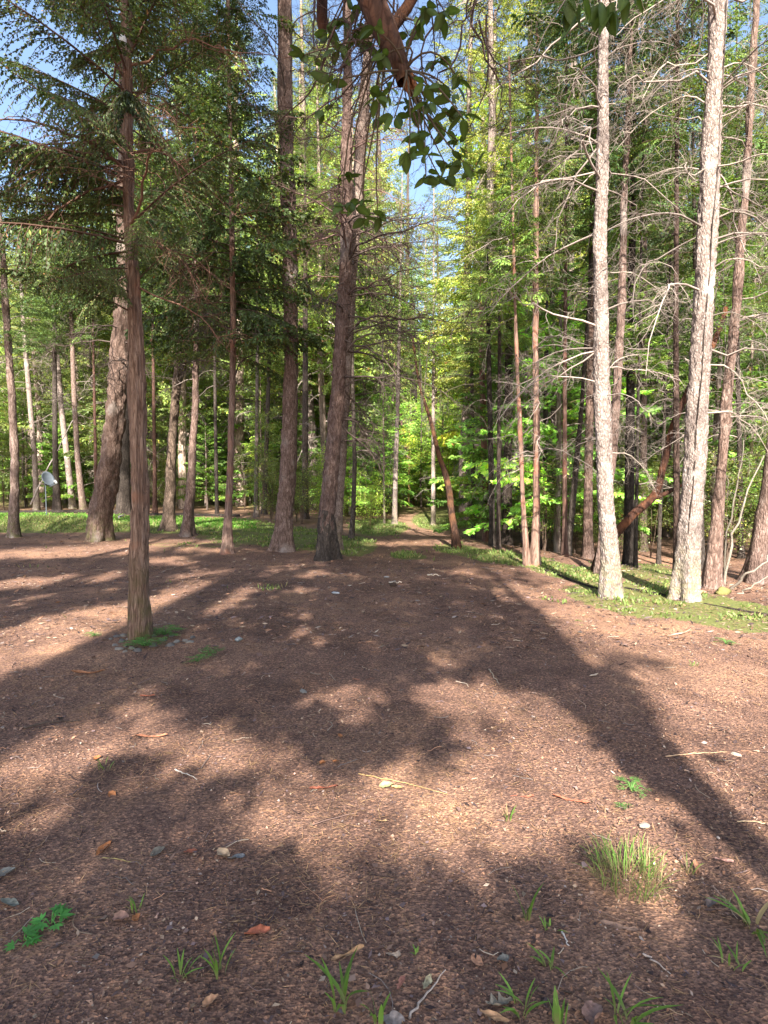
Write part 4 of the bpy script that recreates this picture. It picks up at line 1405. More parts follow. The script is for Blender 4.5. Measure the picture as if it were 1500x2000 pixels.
def madrone():
    r = np.random.default_rng(4)
    LM = [madrone_leaf_mesh(r) for _ in range(5)]
    tx, ty = 1.5, -2.4
    t = empty('madrone_tree', (tx, ty, 0), 'madrone reaching overhead from behind, peeling orange bough and big dark leaves at top centre', 'tree')
    o0 = np.array([tx, ty, 0])
    k = np.array([[tx, ty, -0.1], [tx + 0.05, ty, 1.5], [tx + 0.02, ty + 0.1, 3.0], [tx - 0.2, ty + 0.3, 4.4], [tx - 0.1, ty + 0.4, 6.5]]) - o0
    link('trunk', trunk_mesh('trunk', k, [0.11, 0.1, 0.095, 0.09, 0.05], M_MADBARK, 20, 0.1, 0.01, 4), t)
    Yb = 3.2
    pts = [(690, -140, 52), (712, -40, 50), (727, 10, 48), (748, 55, 46), (772, 95, 38), (788, 130, 34), (799, 160, 30)]
    P = [np.array([tx - 0.2, ty + 0.3, 4.4]), np.array([0.6, 0.0, 5.3]), np.array([-0.3, 1.9, 5.4])] + [at(a, b, Yb) for a, b, _ in pts]
    R = [0.09, 0.09, 0.085] + [w * 0.46 * 3.4 / FPX for _, _, w in pts]
    b = link('bough', trunk_mesh('bough', np.array(P) - o0, R, M_MADBARK, 28, 0.03, 0.006, 8, flare=1.0), t)
    b['label'] = 'thick broken bough with peeling orange bark'
    # blunt broken end
    e = np.array(P[-1]) - o0
    g = Geo()
    n = 16
    for i in range(n):
        a = 2 * PI * i / n
        rr = 0.035 * r.random() ** 0.5
        st = e + np.array([math.cos(a) * rr, math.sin(a) * rr, -0.01])
        d = np.array([0.03, 0, -0.07]) * r.uniform(0.3, 1)
        V, F = tubes(np.stack([st + np.array([0, 0, 0.03]), st + d * 0.5, st + d]), np.array([0.013, 0.01, 0.002]), 5)
        g.add(V, F, np.array([0.3, 0.13, 0.06]) * r.uniform(0.4, 1.2), 0)
    link('splintered_end', g.mesh('splintered_end', (M_PIECE,)), t)
    f2 = np.array([at(px, py, Yb + 0.05) for px, py in ((762, 60), (778, 38), (795, 15), (815, -20), (850, -80))]) - o0
    link('limb', trunk_mesh('limb', f2, [0.03, 0.032, 0.03, 0.028, 0.02], M_MADBARK, 12, 0.04, flare=1), t, color=(0.4, 0.36, 0.36))
    f3 = np.array([at(px, py, Yb + 0.4) for px, py in ((628, -60), (629, 0), (630, 40), (631, 72))]) - o0
    st = link('broken_limb', trunk_mesh('broken_limb', f3, [0.035, 0.03, 0.032, 0.025], M_MADBARK, 12, 0.03, 0.004, 8, flare=1), t, color=(0.3, 0.24, 0.24))
    # rosettes of leaves
    ros = [(592, 108), (617, 118), (640, 62), (668, 45), (700, 62), (660, 100), (690, 20), (645, 160), (715, 90), (745, 110), (735, 60), (640, 215), (870, 25), (835, 15), (800, 70), (815, 45),
           (850, 118), (893, 152), (884, 182), (834, 170), (905, 232), (838, 205), (795, 200), (760, 175), (868, 262), (900, 310), (870, 320), (925, 335), (832, 345), (800, 300),
           (770, 230), (735, 190), (815, 265), (780, 140), (830, 300), (850, 235), (812, 222), (878, 225), (745, 235), (680, 345), (700, 395), (738, 425), (668, 408), (712, 425), (895, 275), (862, 350)]
    top = [(1110, 5), (1140, 0), (1172, 12), (1198, 18), (1228, -10), (1290, -18), (1255, -30)]
    ends = []
    for i, (px, py) in enumerate(ros + top):
        tp = i >= len(ros)
        Yr = (2.7 + r.uniform(-0.1, 0.15)) if tp else 3.35 + r.normal(0, 0.28)
        ends.append(at(px, py, Yr))
    ends = np.array(ends)
    root = np.array([at(700, -60, 3.4), at(760, 70, 3.25), at(830, -60, 3.3), at(790, 140, 3.2), at(1120, -160, 2.8), at(1220, -170, 2.8)])
    link('limb', trunk_mesh('limb', np.array([np.array([0.6, 0.0, 5.3]), at(900, -260, 2.9), root[4], root[5], at(1300, -120, 2.7)]) - o0,
                            [0.04, 0.03, 0.022, 0.018, 0.008], M_MADBARK, 10, 0.05, flare=1), t, color=(0.6, 0.5, 0.5))
    twc = np.array([0.1, 0.075, 0.05])
    nleaf = 0
    g = Geo()
    for i, e in enumerate(ends):
        px, py = (ros + top)[i]
        if i >= len(ros):
            s0 = root[4] if px < 1190 else root[5]
        else:
            cand = [1, 3, 0, 2]
            s0 = root[min(cand, key=lambda c: np.linalg.norm(root[c] - e))]
            if py > 200:
                s0 = root[3] if px > 740 else root[1]
        s = np.linspace(0, 1, 7)
        mid = (s0 + e) / 2 + r.normal(0, 0.08, 3) + np.array([0, 0, 0.06])
        B = ((1 - s) ** 2)[:, None] * s0 + (2 * s * (1 - s))[:, None] * mid + (s ** 2)[:, None] * e
        V, F = tubes(B - o0, 0.006 * (1 - 0.6 * s) + 0.001, 5)
        tw = Geo()
        tw.add(V, F, twc, 0)
        link('leafy_twig', tw.mesh('leafy_twig', (M_TWIG,)), t)
        tip = norm(e - B[-2])
        m = r.integers(5, 8) if i < len(ros) else r.integers(4, 6)
        for j in range(m):
            if nleaf >= 298:
                break
            nleaf += 1
            az = 2 * PI * j / m + r.normal(0, 0.3)
            el = r.uniform(-0.95, 0.4) if i < len(ros) else r.uniform(-1.5, -0.8)
            ln = r.uniform(0.06, 0.105) if i < len(ros) else r.uniform(0.1, 0.13)
            k = r.uniform(0.7, 1.4)
            link('leaf', LM[r.integers(5)], t, tuple(e - o0 + r.normal(0, 0.012, 3)), (r.normal(0, 0.7), -el, az), (ln, ln, ln), (k, k, k * 0.9))
    # fine bare twigs hanging round the bough
    for i in range(26):
        px, py = r.uniform(600, 960), r.uniform(-60, 60)
        e = at(px, py, r.uniform(3.3, 4.2)) - o0
        kx = r.uniform(0.25, 0.5)
        link('bare_twig', DEADB_DARK[r.integers(5)], t, tuple(e), (r.uniform(0, 6), r.uniform(0.9, 1.5), r.uniform(0, 6)), (kx, kx, kx), (0.9, 0.8, 0.8))


madrone()

# ------------------------------------------------------------------ satellite dish
def dish():
    bx, by, bz = ground_hit(91, 1012)
    by = 21.5
    r_ = ray(91, 1012)
    bx = r_[0] * by / r_[1]
    bz = float(gz(bx, by))
    t = empty('satellite_dish', (bx, by, bz), 'grey oval satellite dish on a thin pole on the green lawn at far left', 'satellite dish')
    c = at(92, 936, by) - np.array([bx, by, bz])
    grey = np.array([0.085, 0.1, 0.12])
    V, F = tubes(np.array([[0, 0, -0.1], [0, 0, c[2] - 0.35], [0, 0, c[2] - 0.05]]), np.array([0.022, 0.022, 0.022]), 10, ref=(1, 0, 0))
    mm = col_mat('painted_metal', 0.45, 0.4)
    g = Geo(); g.add(V, F, grey * 0.8, 0)
    link('pole', g.mesh('pole', (mm,)), t)
    # reflector: two shells and a rim, facing the camera's right
    nr, na = 7, 36
    rr = np.linspace(0, 1, nr)
    a = np.arange(na) * 2 * PI / na
    V, Fq = [], []
    for side in (0, 1):
        for q in rr:
            for b in a:
                V.append([0.25 * q * math.cos(b), 0.08 * q * q - 0.012 * side, 0.29 * q * math.sin(b)])
    for side in (0, 1):
        o = side * nr * na
        for i in range(nr - 1):
            for j in range(na):
                Fq.append([o + i * na + j, o + i * na + (j + 1) % na, o + (i + 1) * na + (j + 1) % na, o + (i + 1) * na + j])
    for j in range(na):
        p, q = (nr - 1) * na + j, (nr - 1) * na + (j + 1) % na
        Fq.append([p, q, q + nr * na, p + nr * na])
    V = np.array(V)
    V[:, 1] *= -1        # concave towards -y
    V = rotx(V, -0.42)
    V = rotz(V, math.radians(66))
    g = Geo(); g.add(V, np.array(Fq), grey, 0)
    link('reflector', g.mesh('reflector', (mm,), True), t, tuple(c))
    fwd = rotz(np.array([[0, -1.0, 0.0]]), math.radians(66))[0]
    lowp = c + rotz(rotx(np.array([[0, 0, -0.31]]), -0.42), math.radians(66))[0]
    tip = lowp + fwd * 0.42 + np.array([0, 0, 0.12])
    V, F = tubes(np.array([lowp, (lowp + tip) / 2, tip]), np.array([0.018] * 3), 6)
    g = Geo(); g.add(V, F, grey * 0.8, 0)
    link('feed_arm', g.mesh('feed_arm', (mm,)), t)
    V, F = tubes(np.array([tip, tip - fwd * 0.05 + [0, 0, 0.05], tip - fwd * 0.11 + [0, 0, 0.1]]), np.array([0.03, 0.04, 0.05]), 10)
    g = Geo(); g.add(V, F, np.array([0.3, 0.3, 0.28]), 0)
    link('receiver', g.mesh('receiver', (mm,)), t)
    V, F = tubes(np.array([[0, 0, c[2] - 0.22], c - fwd * 0.08, c]), np.array([0.045, 0.05, 0.03]), 8)
    g = Geo(); g.add(V, F, grey * 0.5, 0)
    link('bracket', g.mesh('bracket', (mm,)), t)


dish()

# ------------------------------------------------------------------ fallen logs, sticks, rock
def px_log(name, label, pts, mat, rpx, cat='log', group=None, color=None, lift=0.5, Y=None):
    W = []
    for px, py in pts:
        x, y, z = ground_hit(px, py)
        W.append([x, y, z])
    W = np.array(W)
    if Y is not None:
        for i, (px, py) in enumerate(pts):
            r_ = ray(px, py)
            W[i] = [r_[0] * Y / r_[1], Y, 0]
            W[i, 2] = float(gz(W[i, 0], Y))
    rad = rpx * 0.5 * W[:, 1].mean() / FPX
    W[:, 2] += rad * lift
    o0 = W[0].copy()
    me = trunk_mesh(name, W - o0, np.full(len(W), rad), mat, 12, 0.12, rad * 0.12, 6, flare=1.0)
    # close both ends
    o = link(name, me, None, tuple(o0), color=color)
    return tag(o, label, cat, group)


px_log('fallen_log_or_shaded_edge', 'black rotten log lying along the back of the lawn, left end', [(-60, 997), (60, 996), (160, 998), (240, 1000)], M_LOG, 9, Y=25.5)
px_log('fallen_log_or_shaded_edge', 'dark log continuing behind the forked trunk', [(285, 1008), (360, 1012), (470, 1014)], M_LOG, 7, Y=24.3)
px_log('fallen_log_or_shaded_edge', 'thin dark log standing in for the shadowed edge left of the bending pale trunk', [(1062, 1114), (1100, 1128), (1135, 1142), (1170, 1153)], M_LOG, 6, lift=0.3)  # these dark poles on the right stand in for shade along the verge step
px_log('fallen_log_or_shaded_edge', 'thin dark log standing in for the shadowed edge running right from the bending pale trunk', [(1214, 1148), (1270, 1158), (1330, 1170)], M_LOG, 6, lift=0.2)
px_log('fallen_log_or_shaded_edge', 'thin dark log standing in for the shadowed step at the right edge beyond the weeds', [(1375, 1180), (1440, 1192), (1520, 1205)], M_LOG, 5, lift=0.2)


def stick(name, label, pts3, rad, colr, cat='stick', group=None):
    P = np.array(pts3)
    o0 = P[0].copy()
    s = np.linspace(0, 1, len(P))
    t = np.linspace(0, 1, 12)
    Q = np.stack([np.interp(t, s, P[:, i]) for i in range(3)], 1)
    Q[1:-1] += rng.normal(0, rad * 0.8, (10, 3))
    V, F = tubes(Q - o0, rad * (1 - 0.6 * t), 6)
    g = Geo(); g.add(V, F, colr, 0)
    return tag(link(name, g.mesh(name, (M_PIECE,)), None, tuple(o0)), label, cat, group)


def P3(px, py, Y):
    return at(px, py, Y)


pale = (0.2, 0.17, 0.14)
gx = ground_hit(1414, 1150)
stick('thin_sapling', 'pale thin stem leaning right beyond the mossy rock', [ground_hit(1414, 1146), P3(1432, 1050, 8.3), P3(1458, 970, 8.5), P3(1492, 890, 8.7)], 0.022, pale, 'sapling')
stick('thin_sapling', 'pale stem rising upright just left of the leaning one', [ground_hit(1412, 1140), P3(1418, 1050, 8.6), P3(1440, 940, 8.6), P3(1452, 860, 8.6)], 0.016, (0.17, 0.15, 0.12), 'sapling')
stick('leaning_branch', 'upper one of the two bare branches slanting up at the right edge', [ground_hit(1428, 1150), P3(1462, 1120, 7.9), P3(1510, 1082, 8.0)], 0.022, pale, 'branch')
stick('leaning_branch', 'lower one of the two bare branches slanting up at the right edge', [ground_hit(1440, 1160), P3(1470, 1146, 7.6), P3(1515, 1118, 7.6)], 0.018, pale, 'branch')
stick('fallen_branch', 'pale dead trunk slanting up behind the satellite dish', [P3(60, 985, 27), P3(100, 900, 27), P3(150, 810, 27)], 0.045, (0.25, 0.22, 0.2), 'branch')
stick('fallen_branch', 'pale branch on the ground between the massive fir and the lawn end', [ground_hit(228, 1016), ground_hit(245, 1008), ground_hit(262, 1010)], 0.05, (0.4, 0.36, 0.33), 'branch')


def rock_mesh(r, flat=0.6, colr=(0.4, 0.38, 0.35), name='stone'):
    nu, nv = 14, 9
    V = []
    sd = r.uniform(0, 100)
    for i in range(nv):
        th = PI * i / (nv - 1)
        for j in range(nu):
            ph = 2 * PI * j / nu
            p = Vector((math.sin(th) * math.cos(ph), math.sin(th) * math.sin(ph), math.cos(th)))
            k = 1 + 0.45 * mn.noise(p * 1.4 + Vector((sd, 0, 0))) + 0.12 * mn.noise(p * 4 + Vector((sd, 3, 0)))
            V.append([p.x * k, p.y * k * 0.8, p.z * k * flat])
    F = [[i * nu + j, i * nu + (j + 1) % nu, (i + 1) * nu + (j + 1) % nu, (i + 1) * nu + j] for i in range(nv - 1) for j in range(nu)]
    V = np.array(V)
    return mesh_np(name, V, [np.array(F)], np.broadcast_to(np.asarray(colr), V.shape), (M_STONE,), True)


rk = np.random.default_rng(3)
x, y, z = ground_hit(1412, 1160)
tag(link('mossy_rock', rock_mesh(rk, 0.7, (0.16, 0.15, 0.05), 'mossy_rock'), None, (x, y, z + 0.03), (0, 0, 0.4), (0.11, 0.09, 0.09)), 'mossy yellow green rock under the leaning sticks at right', 'rock')
x, y, z = ground_hit(1370, 1158)
tag(link('bark_lump', rock_mesh(rk, 0.5, (0.34, 0.17, 0.11), 'bark_lump'), None, (x, y, z + 0.01), (0, 0, 0.4), (0.09, 0.06, 0.06)), 'reddish lump between the thickest pale trunk and the mossy rock', 'lump')
ST = [rock_mesh(rk, 0.75, c) for c in ((0.2, 0.185, 0.165), (0.15, 0.14, 0.125), (0.22, 0.19, 0.16), (0.12, 0.11, 0.105))]
ring = [(216, 1251), (225, 1262), (238, 1254), (246, 1264), (232, 1270), (258, 1268), (250, 1250), (244, 1274), (228, 1246), (300, 1262), (318, 1252), (335, 1243), (345, 1255), (332, 1262), (362, 1253), (376, 1246), (300, 1244), (240, 1244), (268, 1272), (372, 1256)]
for i, (px, py) in enumerate(ring):
    x, y, z = ground_hit(px, py)
    s = rk.uniform(0.018, 0.036)
    left_ = px < 272
    o = link('stone', ST[rk.integers(4)], None, (x, y, z + s * 0.15), (rk.normal(0, 0.2), rk.normal(0, 0.2), rk.uniform(0, 6)), (s * 1.2, s, s))
    tag(o, 'small grey stone heaped at the left foot of the nearest cedar' if left_ else 'small stone among the ferny weeds right of the nearest cedar', 'stone',
        'stones heaped left of the cedar foot' if left_ else 'stones right of the cedar foot')
for px, py, s, c, lab in ((656, 1160, 0.045, (0.7, 0.72, 0.74), 'flat whitish stone lying alone in the shade of the track, left one'),
                          (755, 1128, 0.035, (0.55, 0.52, 0.48), 'small pale stone on the track, farther off than the white one'),
                          (466, 1251, 0.045, (0.5, 0.53, 0.52), 'flat grey green stone right of the cedar weeds'),
                          (1259, 1614, 0.022, (0.5, 0.42, 0.36), 'round tan pebble just behind the big grass tuft'),
                          (1403, 1637, 0.009, (0.7, 0.6, 0.55), 'tiny white pebble in the slanting trunk shadow at right'),
                          (1438, 1476, 0.022, (0.7, 0.62, 0.5), 'pale chip on the sunlit ground at far right'),
                          (592, 1352, 0.03, (0.35, 0.33, 0.3), 'dull grey stone in the middle of the shade')):
    x, y, z = ground_hit(px, py)
    tag(link('stone', rock_mesh(rk, 0.45, tuple(np.array(c) * 0.55)), None, (x, y, z + s * 0.3), (0, 0, rk.uniform(0, 6)), (s * 1.2, s * 0.85, s * 0.8)), lab, 'stone')
x, y, z = ground_hit(768, 1145)
tag(link('pine_cone', rock_mesh(rk, 0.8, (0.05, 0.03, 0.02), 'pine_cone'), None, (x, y, z + 0.02), (0, 0, 0), (0.05, 0.04, 0.035)), 'small dark cone lying on the track beside a pale twig', 'pine cone')

# hanging white ornament on the near cedar
def ornament():
    p = at(240, 80, float(cedar.location.y) - 0.16)
    t = empty('hanging_ornament', tuple(p), 'small white oval ornament hanging high on the nearest cedar', 'ornament')
    g = Geo()
    th = np.linspace(0.02, PI - 0.02, 12)
    Q = np.stack([0 * th, 0 * th, -0.055 * np.cos(th)], 1)
    V, F = tubes(Q, 0.032 * np.sin(th), 14, ref=(1, 0, 0))
    g.add(V, F, (0.75, 0.75, 0.78), 0)
    link('shell', g.mesh('shell', (M_STONE,), True), t)
    g = Geo()
    V, F = tubes(np.array([[0, 0, 0.05], [0.01, 0.05, 0.12], [0.0, 0.12, 0.2]]), np.array([0.002] * 3), 5, ref=(1, 0, 0))
    g.add(V, F, (0.2, 0.18, 0.15), 0)
    link('string', g.mesh('string', (M_TWIG,)), t)


ornament()

# ------------------------------------------------------------------ litter on the ground (nobody could count it)
def litter():
    r = np.random.default_rng(31)
    g = Geo()
    # chips: density falls with distance
    n = 130000
    Y = 1.05 + 9.5 * r.random(n) ** 1.9
    X = r.uniform(-1, 1, n) * (0.72 * Y + 0.5)
    Zg = gz(X, Y)
    size = r.lognormal(-0.15, 0.55, n) * 0.0063 * (0.8 + 0.17 * Y)
    az = r.uniform(0, 2 * PI, n)
    el = r.normal(0, 0.3, n)
    D = np.stack([np.cos(az) * np.cos(el), np.sin(az) * np.cos(el), np.sin(el)], 1) * size[:, None]
    W = norm(np.cross(D, np.array([0, 0, 1.0]) + r.normal(0, 0.3, (n, 3)))) * (size * r.uniform(0.12, 0.42, n))[:, None]
    P = np.stack([X, Y, Zg + 0.002 + np.abs(r.normal(0, 0.004, n))], 1)
    pal = np.array([[0.2, 0.128, 0.097], [0.12, 0.078, 0.066], [0.06, 0.042, 0.042], [0.3, 0.215, 0.15], [0.22, 0.18, 0.16], [0.3, 0.16, 0.1], [0.38, 0.31, 0.24], [0.14, 0.1, 0.1]])
    pi = r.choice(8, n, p=[0.22, 0.23, 0.2, 0.1, 0.05, 0.07, 0.02, 0.11])
    cl = np.array([mn.noise(Vector((a * 1.7, b * 1.7, 8.0))) + 0.6 * mn.noise(Vector((a * 5, b * 5, 2.0))) for a, b in zip(X, Y)])
    C = pal[pi] * np.array([0.9, 0.86, 0.84]) * np.exp(r.normal(0, 0.22, (n, 1)) + 0.9 * cl[:, None])
    V, F = leaves(P, D, W)
    g.add(V, F, rep(C, 4), 0)
    # needles
    n = 34000
    Y = 1.05 + 13 * r.random(n) ** 1.4

    X = r.uniform(-1, 1, n) * (0.72 * Y + 0.5)
    Zg = gz(X, Y)
    clump = np.array([mn.noise(Vector((a * 1.1, b * 1.1, 4.0))) for a, b in zip(X, Y)])
    Y = np.where(clump < -0.12, Y * 1.0 + 0.0, Y)
    L = np.where(clump < -0.05, 0.3, 1.0) * r.uniform(0.025, 0.08, n) * (0.9 + 0.08 * Y)
    az = r.normal(0, 1.1, n) + np.where(r.random(n) < 0.5, 0, PI)
    D = np.stack([np.cos(az), np.sin(az), r.normal(0, 0.07, n)], 1) * L[:, None]
    W = norm(np.cross(D, np.array([0, 0, 1.0]))) * (0.0004 + 0.0003 * Y)[:, None]
    P = np.stack([X, Y, Zg + 0.005 + np.abs(r.normal(0, 0.004, n))], 1)
    C = np.where(r.random((n, 1)) < 0.5, np.array([[0.33, 0.2, 0.1]]), np.array([[0.2, 0.11, 0.065]])) * np.exp(r.normal(0, 0.3, (n, 1)))
    V, F = leaves(P, D, W)
    g.add(V, F, rep(C, 4), 0)
    # larger broken bark, leaf scraps and twiglets, gathered in drifts
    n = 15000
    Y = 1.2 + 8 * r.random(n) ** 1.4
    X = r.uniform(-1, 1, n) * (0.72 * Y + 0.5)
    dr = np.array([mn.noise(Vector((a * 0.9, b * 0.9, 12.0))) + 0.5 * mn.noise(Vector((a * 3, b * 3, 2.5))) for a, b in zip(X, Y)])
    kp = r.random(n) < np.clip(0.3 + 1.5 * dr, 0.04, 1)
    X, Y = X[kp], Y[kp]
    n = len(X)
    size = np.minimum(r.lognormal(-0.15, 0.4, n) * 0.02, 0.036)
    az = r.uniform(0, 2 * PI, n)
    D = np.stack([np.cos(az), np.sin(az), r.normal(0, 0.12, n)], 1) * size[:, None]
    W = norm(np.cross(D, np.array([0, 0, 1.0]) + r.normal(0, 0.2, (n, 3)))) * (size * r.uniform(0.08, 0.38, n))[:, None]
    P = np.stack([X, Y, gz(X, Y) + 0.004 + np.abs(r.normal(0, 0.005, n))], 1)
    C = 0.85 * pal[r.choice(8, n, p=[0.22, 0.22, 0.24, 0.05, 0.03, 0.13, 0.0, 0.11])] * np.exp(r.normal(0, 0.3, (n, 1)))
    V, F = leaves(P, D, W)
    V = V + r.normal(0, 1, V.shape) * rep(size[:, None], 4) * 0.1
    g.add(V, F, rep(C, 4), 0)
    m = 900
    Y = 1.2 + 9 * r.random(m) ** 1.2
    X = r.uniform(-1, 1, m) * (0.72 * Y + 0.5)
    az = r.uniform(0, 2 * PI, m)
    L = r.lognormal(0, 0.5, m) * 0.07
    t = np.linspace(-0.5, 0.5, 5)
    dr = np.stack([np.cos(az), np.sin(az), 0 * az], 1)
    pr = np.stack([-np.sin(az), np.cos(az), 0 * az], 1)
    B = np.stack([X, Y, gz(X, Y) + 0.008], 1)[:, None] + dr[:, None] * (L[:, None] * t[None])[..., None] + pr[:, None] * (L[:, None] * r.normal(0, 0.5, m)[:, None] * t[None] ** 2)[..., None]
    B[:, :, 2] += r.normal(0, 0.003, (m, 5))
    V, F = tubes(B, np.broadcast_to((0.0009 + 0.0005 * Y * r.uniform(0.4, 1, m))[:, None], (m, 5)), 3)
    g.add(V, F, rep(pal[r.choice(8, m)] * np.exp(r.normal(0, 0.3, (m, 1))), 15), 0)
    # coarser bits and clods farther off
    n = 16000
    Y = 5 + 17 * r.random(n)
    X = r.uniform(-1, 1, n) * (0.72 * Y)
    size = r.uniform(0.03, 0.09, n)
    az = r.normal(0, 0.9, n)
    D = np.stack([np.cos(az), np.sin(az), r.normal(0, 0.2, n)], 1) * size[:, None]
    W = norm(np.cross(D, np.array([0, 0, 1.0]) + r.normal(0, 0.4, (n, 3)))) * (size * r.uniform(0.06, 0.2, n))[:, None]
    P = np.stack([X, Y, gz(X, Y) + 0.008 + np.abs(r.normal(0, 0.008, n))], 1)
    C = 0.85 * pal[r.choice(8, n, p=[0.25, 0.25, 0.15, 0.12, 0.04, 0.08, 0.01, 0.1])] * np.exp(r.normal(0, 0.25, (n, 1)))
    V, F = leaves(P, D, W)
    g.add(V, F, rep(C, 4), 0)
    o = link('litter', g.mesh('litter', (M_LITTER,)))
    tag(o, 'brown bark chips and dry needles strewn over the clearing', 'litter', kind='stuff')


litter()


def grass():
    r = np.random.default_rng(32)
    n = 260000
    Y = 6 + 22 * r.random(n) ** 0.9
    X = r.uniform(-1, 1, n) * 0.74 * Y
    px, py = project(X, Y, gz(X, Y))
    m = px_mask(px, py, GREEN)
    nz = np.array([mn.noise(Vector((a * 1.6, b * 1.6, 0))) for a, b in zip(X, Y)])
    lawn = (px < 500) & (Y > 18)
    keep = (m + nz * 0.9 > (0.55 + 0.5 * r.random(n))) | (lawn & (m > 0.5) & (r.random(n) < 0.5))
    X, Y, px = X[keep], Y[keep], px[keep]
    lawn = lawn[keep]
    n = len(X)
    h = np.where(lawn, 0.09, np.where(px > 1000, 0.045, 0.075)) * r.uniform(0.5, 1.6, n)
    az = r.uniform(0, 2 * PI, n)
    D = norm(np.stack([np.cos(az) * 0.5, np.sin(az) * 0.5, r.uniform(0.5, 1.1, n)], 1)) * h[:, None]
    W = norm(np.cross(D, r.normal(0, 1, (n, 3)) * np.array([0.3, 1, 0.3]))) * (0.0015 * 1.0 + 0.0007 * Y + np.where(px > 1000, 0.006, 0))[:, None]
    P = np.stack([X, Y, gz(X, Y) - 0.004], 1)
    V, F = leaves(P, D, W)
    base = np.where(lawn[:, None], np.array([[0.10, 0.21, 0.03]]), np.array([[0.14, 0.19, 0.055]]))
    C = base * np.exp(r.normal(0, 0.3, (n, 1)))
    dry = r.random(n) < 0.12
    C[dry] = np.array([0.3, 0.24, 0.12])
    g = Geo()
    g.add(V, F, rep(C, 4), 0)
    o = link('grass', g.mesh('grass', (M_GRASS,)))
    tag(o, 'short green grass and weeds on the lawn and the verges', 'grass', kind='stuff')


grass()

# ------------------------------------------------------------------ single tufts, weeds, leaves and bark strips on the near ground
def tuft_geo(n, h, spread, lw, r, base=(0.13, 0.23, 0.045), dry=0.15, splay=0.6):
    g = Geo()
    k = 6
    t = np.linspace(0, 1, k)
    for i in range(n):
        a = r.uniform(0, 2 * PI)
        rad = spread * r.random() ** 0.5
        p = np.array([math.cos(a) * rad, math.sin(a) * rad, -0.005])
        a2 = a + r.normal(0, 0.9)
        hh = h * r.uniform(0.5, 1.1)
        sp = splay * r.uniform(0.2, 1.2)
        mid = np.stack([p[0] + np.cos(a2) * hh * sp * t ** 1.7, p[1] + np.sin(a2) * hh * sp * t ** 1.7, hh * (t - 0.35 * sp * t ** 2.4)], 1)
        w = lw * np.sin(PI * (0.12 + 0.88 * t)) ** 0.6 * r.uniform(0.7, 1.2)
        w[-1] = lw * 0.05
        side = np.array([-math.sin(a2), math.cos(a2), 0.0])
        L_, R_ = mid + side * w[:, None], mid - side * w[:, None]
        Mv = mid - np.array([0, 0, 1]) * (w * 0.35)[:, None]
        V = np.stack([L_, Mv, R_], 1).reshape(-1, 3)
        F = []
        for q in range(k - 1):
            b = q * 3
            F += [(b, b + 1, b + 4, b + 3), (b + 1, b + 2, b + 5, b + 4)]
        c = np.array(base) * np.exp(r.normal(0, 0.22))
        if r.random() < dry:
            c = np.array([0.36, 0.28, 0.15]) * r.uniform(0.7, 1.1)
        C = np.tile(c, (len(V), 1))
        C[:6] = C[:6] * 0.5 + np.array([0.25, 0.2, 0.12]) * 0.5
        g.add(V, F, C, 0)
    return g


rt = np.random.default_rng(8)
TUFTS = [
    (1228, 1722, 260, 0.13, 0.13, 0.0015, 'large fine bladed grass tuft at the right, with a dry skirt', 0.3, 0.8),
    (1028, 1800, 5, 0.15, 0.012, 0.006, 'upright broad bladed grass shoot left of the large tuft', 0, 0.5),
    (1470, 1818, 14, 0.12, 0.03, 0.006, 'splayed grass clump at the right edge', 0.05, 1.3),
    (664, 1972, 11, 0.14, 0.03, 0.006, 'broad bladed grass clump at the bottom centre left', 0, 1.0),
    (742, 2005, 5, 0.14, 0.015, 0.007, 'grass shoot cut by the bottom edge at centre', 0, 0.5),
    (430, 1905, 8, 0.14, 0.02, 0.004, 'tall thin grass shoot at the lower left', 0, 0.5),
    (352, 1910, 8, 0.085, 0.025, 0.004, 'short grass shoot left of the tall thin one', 0.1, 0.9),
    (1218, 2000, 12, 0.17, 0.03, 0.0045, 'splayed grass at the bottom right edge', 0.1, 1.1),
    (1090, 2010, 6, 0.1, 0.02, 0.007, 'two green shoots cut by the bottom edge right of centre', 0, 0.3),
    (1018, 1975, 9, 0.1, 0.03, 0.005, 'grass shoots beside the brown oak leaf at the bottom', 0.1, 0.8),
    (993, 1605, 8, 0.08, 0.012, 0.003, 'small lone grass sprig in the sunlit centre right', 0.1, 0.6),
    (1073, 1892, 7, 0.06, 0.02, 0.004, 'tiny pale sprig between the bottom shoots and the large tuft', 0, 1.2),
    (1345, 1705, 14, 0.07, 0.022, 0.002, 'sparse yellowish tuft just right of the large one', 0.6, 0.8),
    (1075, 1820, 6, 0.05, 0.02, 0.004, 'little grass sprig right of the upright shoot', 0, 1.1),
    (1430, 1890, 10, 0.07, 0.03, 0.003, 'small dry rimmed tuft at the lower right', 0.4, 1.0),
    (205, 1500, 12, 0.05, 0.04, 0.0025, 'short sprig beside the orange leaf at left', 0.1, 0.8),
    (815, 1868, 5, 0.03, 0.015, 0.003, 'tiny seedling at the bottom centre', 0, 1.2),
    (1355, 1302, 10, 0.05, 0.03, 0.0025, 'faint grass wisps on the sunlit ground at right', 0.2, 0.8),
    (270, 1780, 9, 0.06, 0.02, 0.003, 'thin sprig above the curled red leaf at lower left', 0.1, 0.6),
]
for px, py, n, h, sp, lw, lab, dry, splay in TUFTS:
    x, y, z = ground_hit(px, py)
    tag(link('grass_tuft', tuft_geo(n, h, sp, lw, rt, dry=dry, splay=splay).mesh('grass_tuft', (M_GRASS,)), None, (x, y, z)), lab, 'grass tuft')


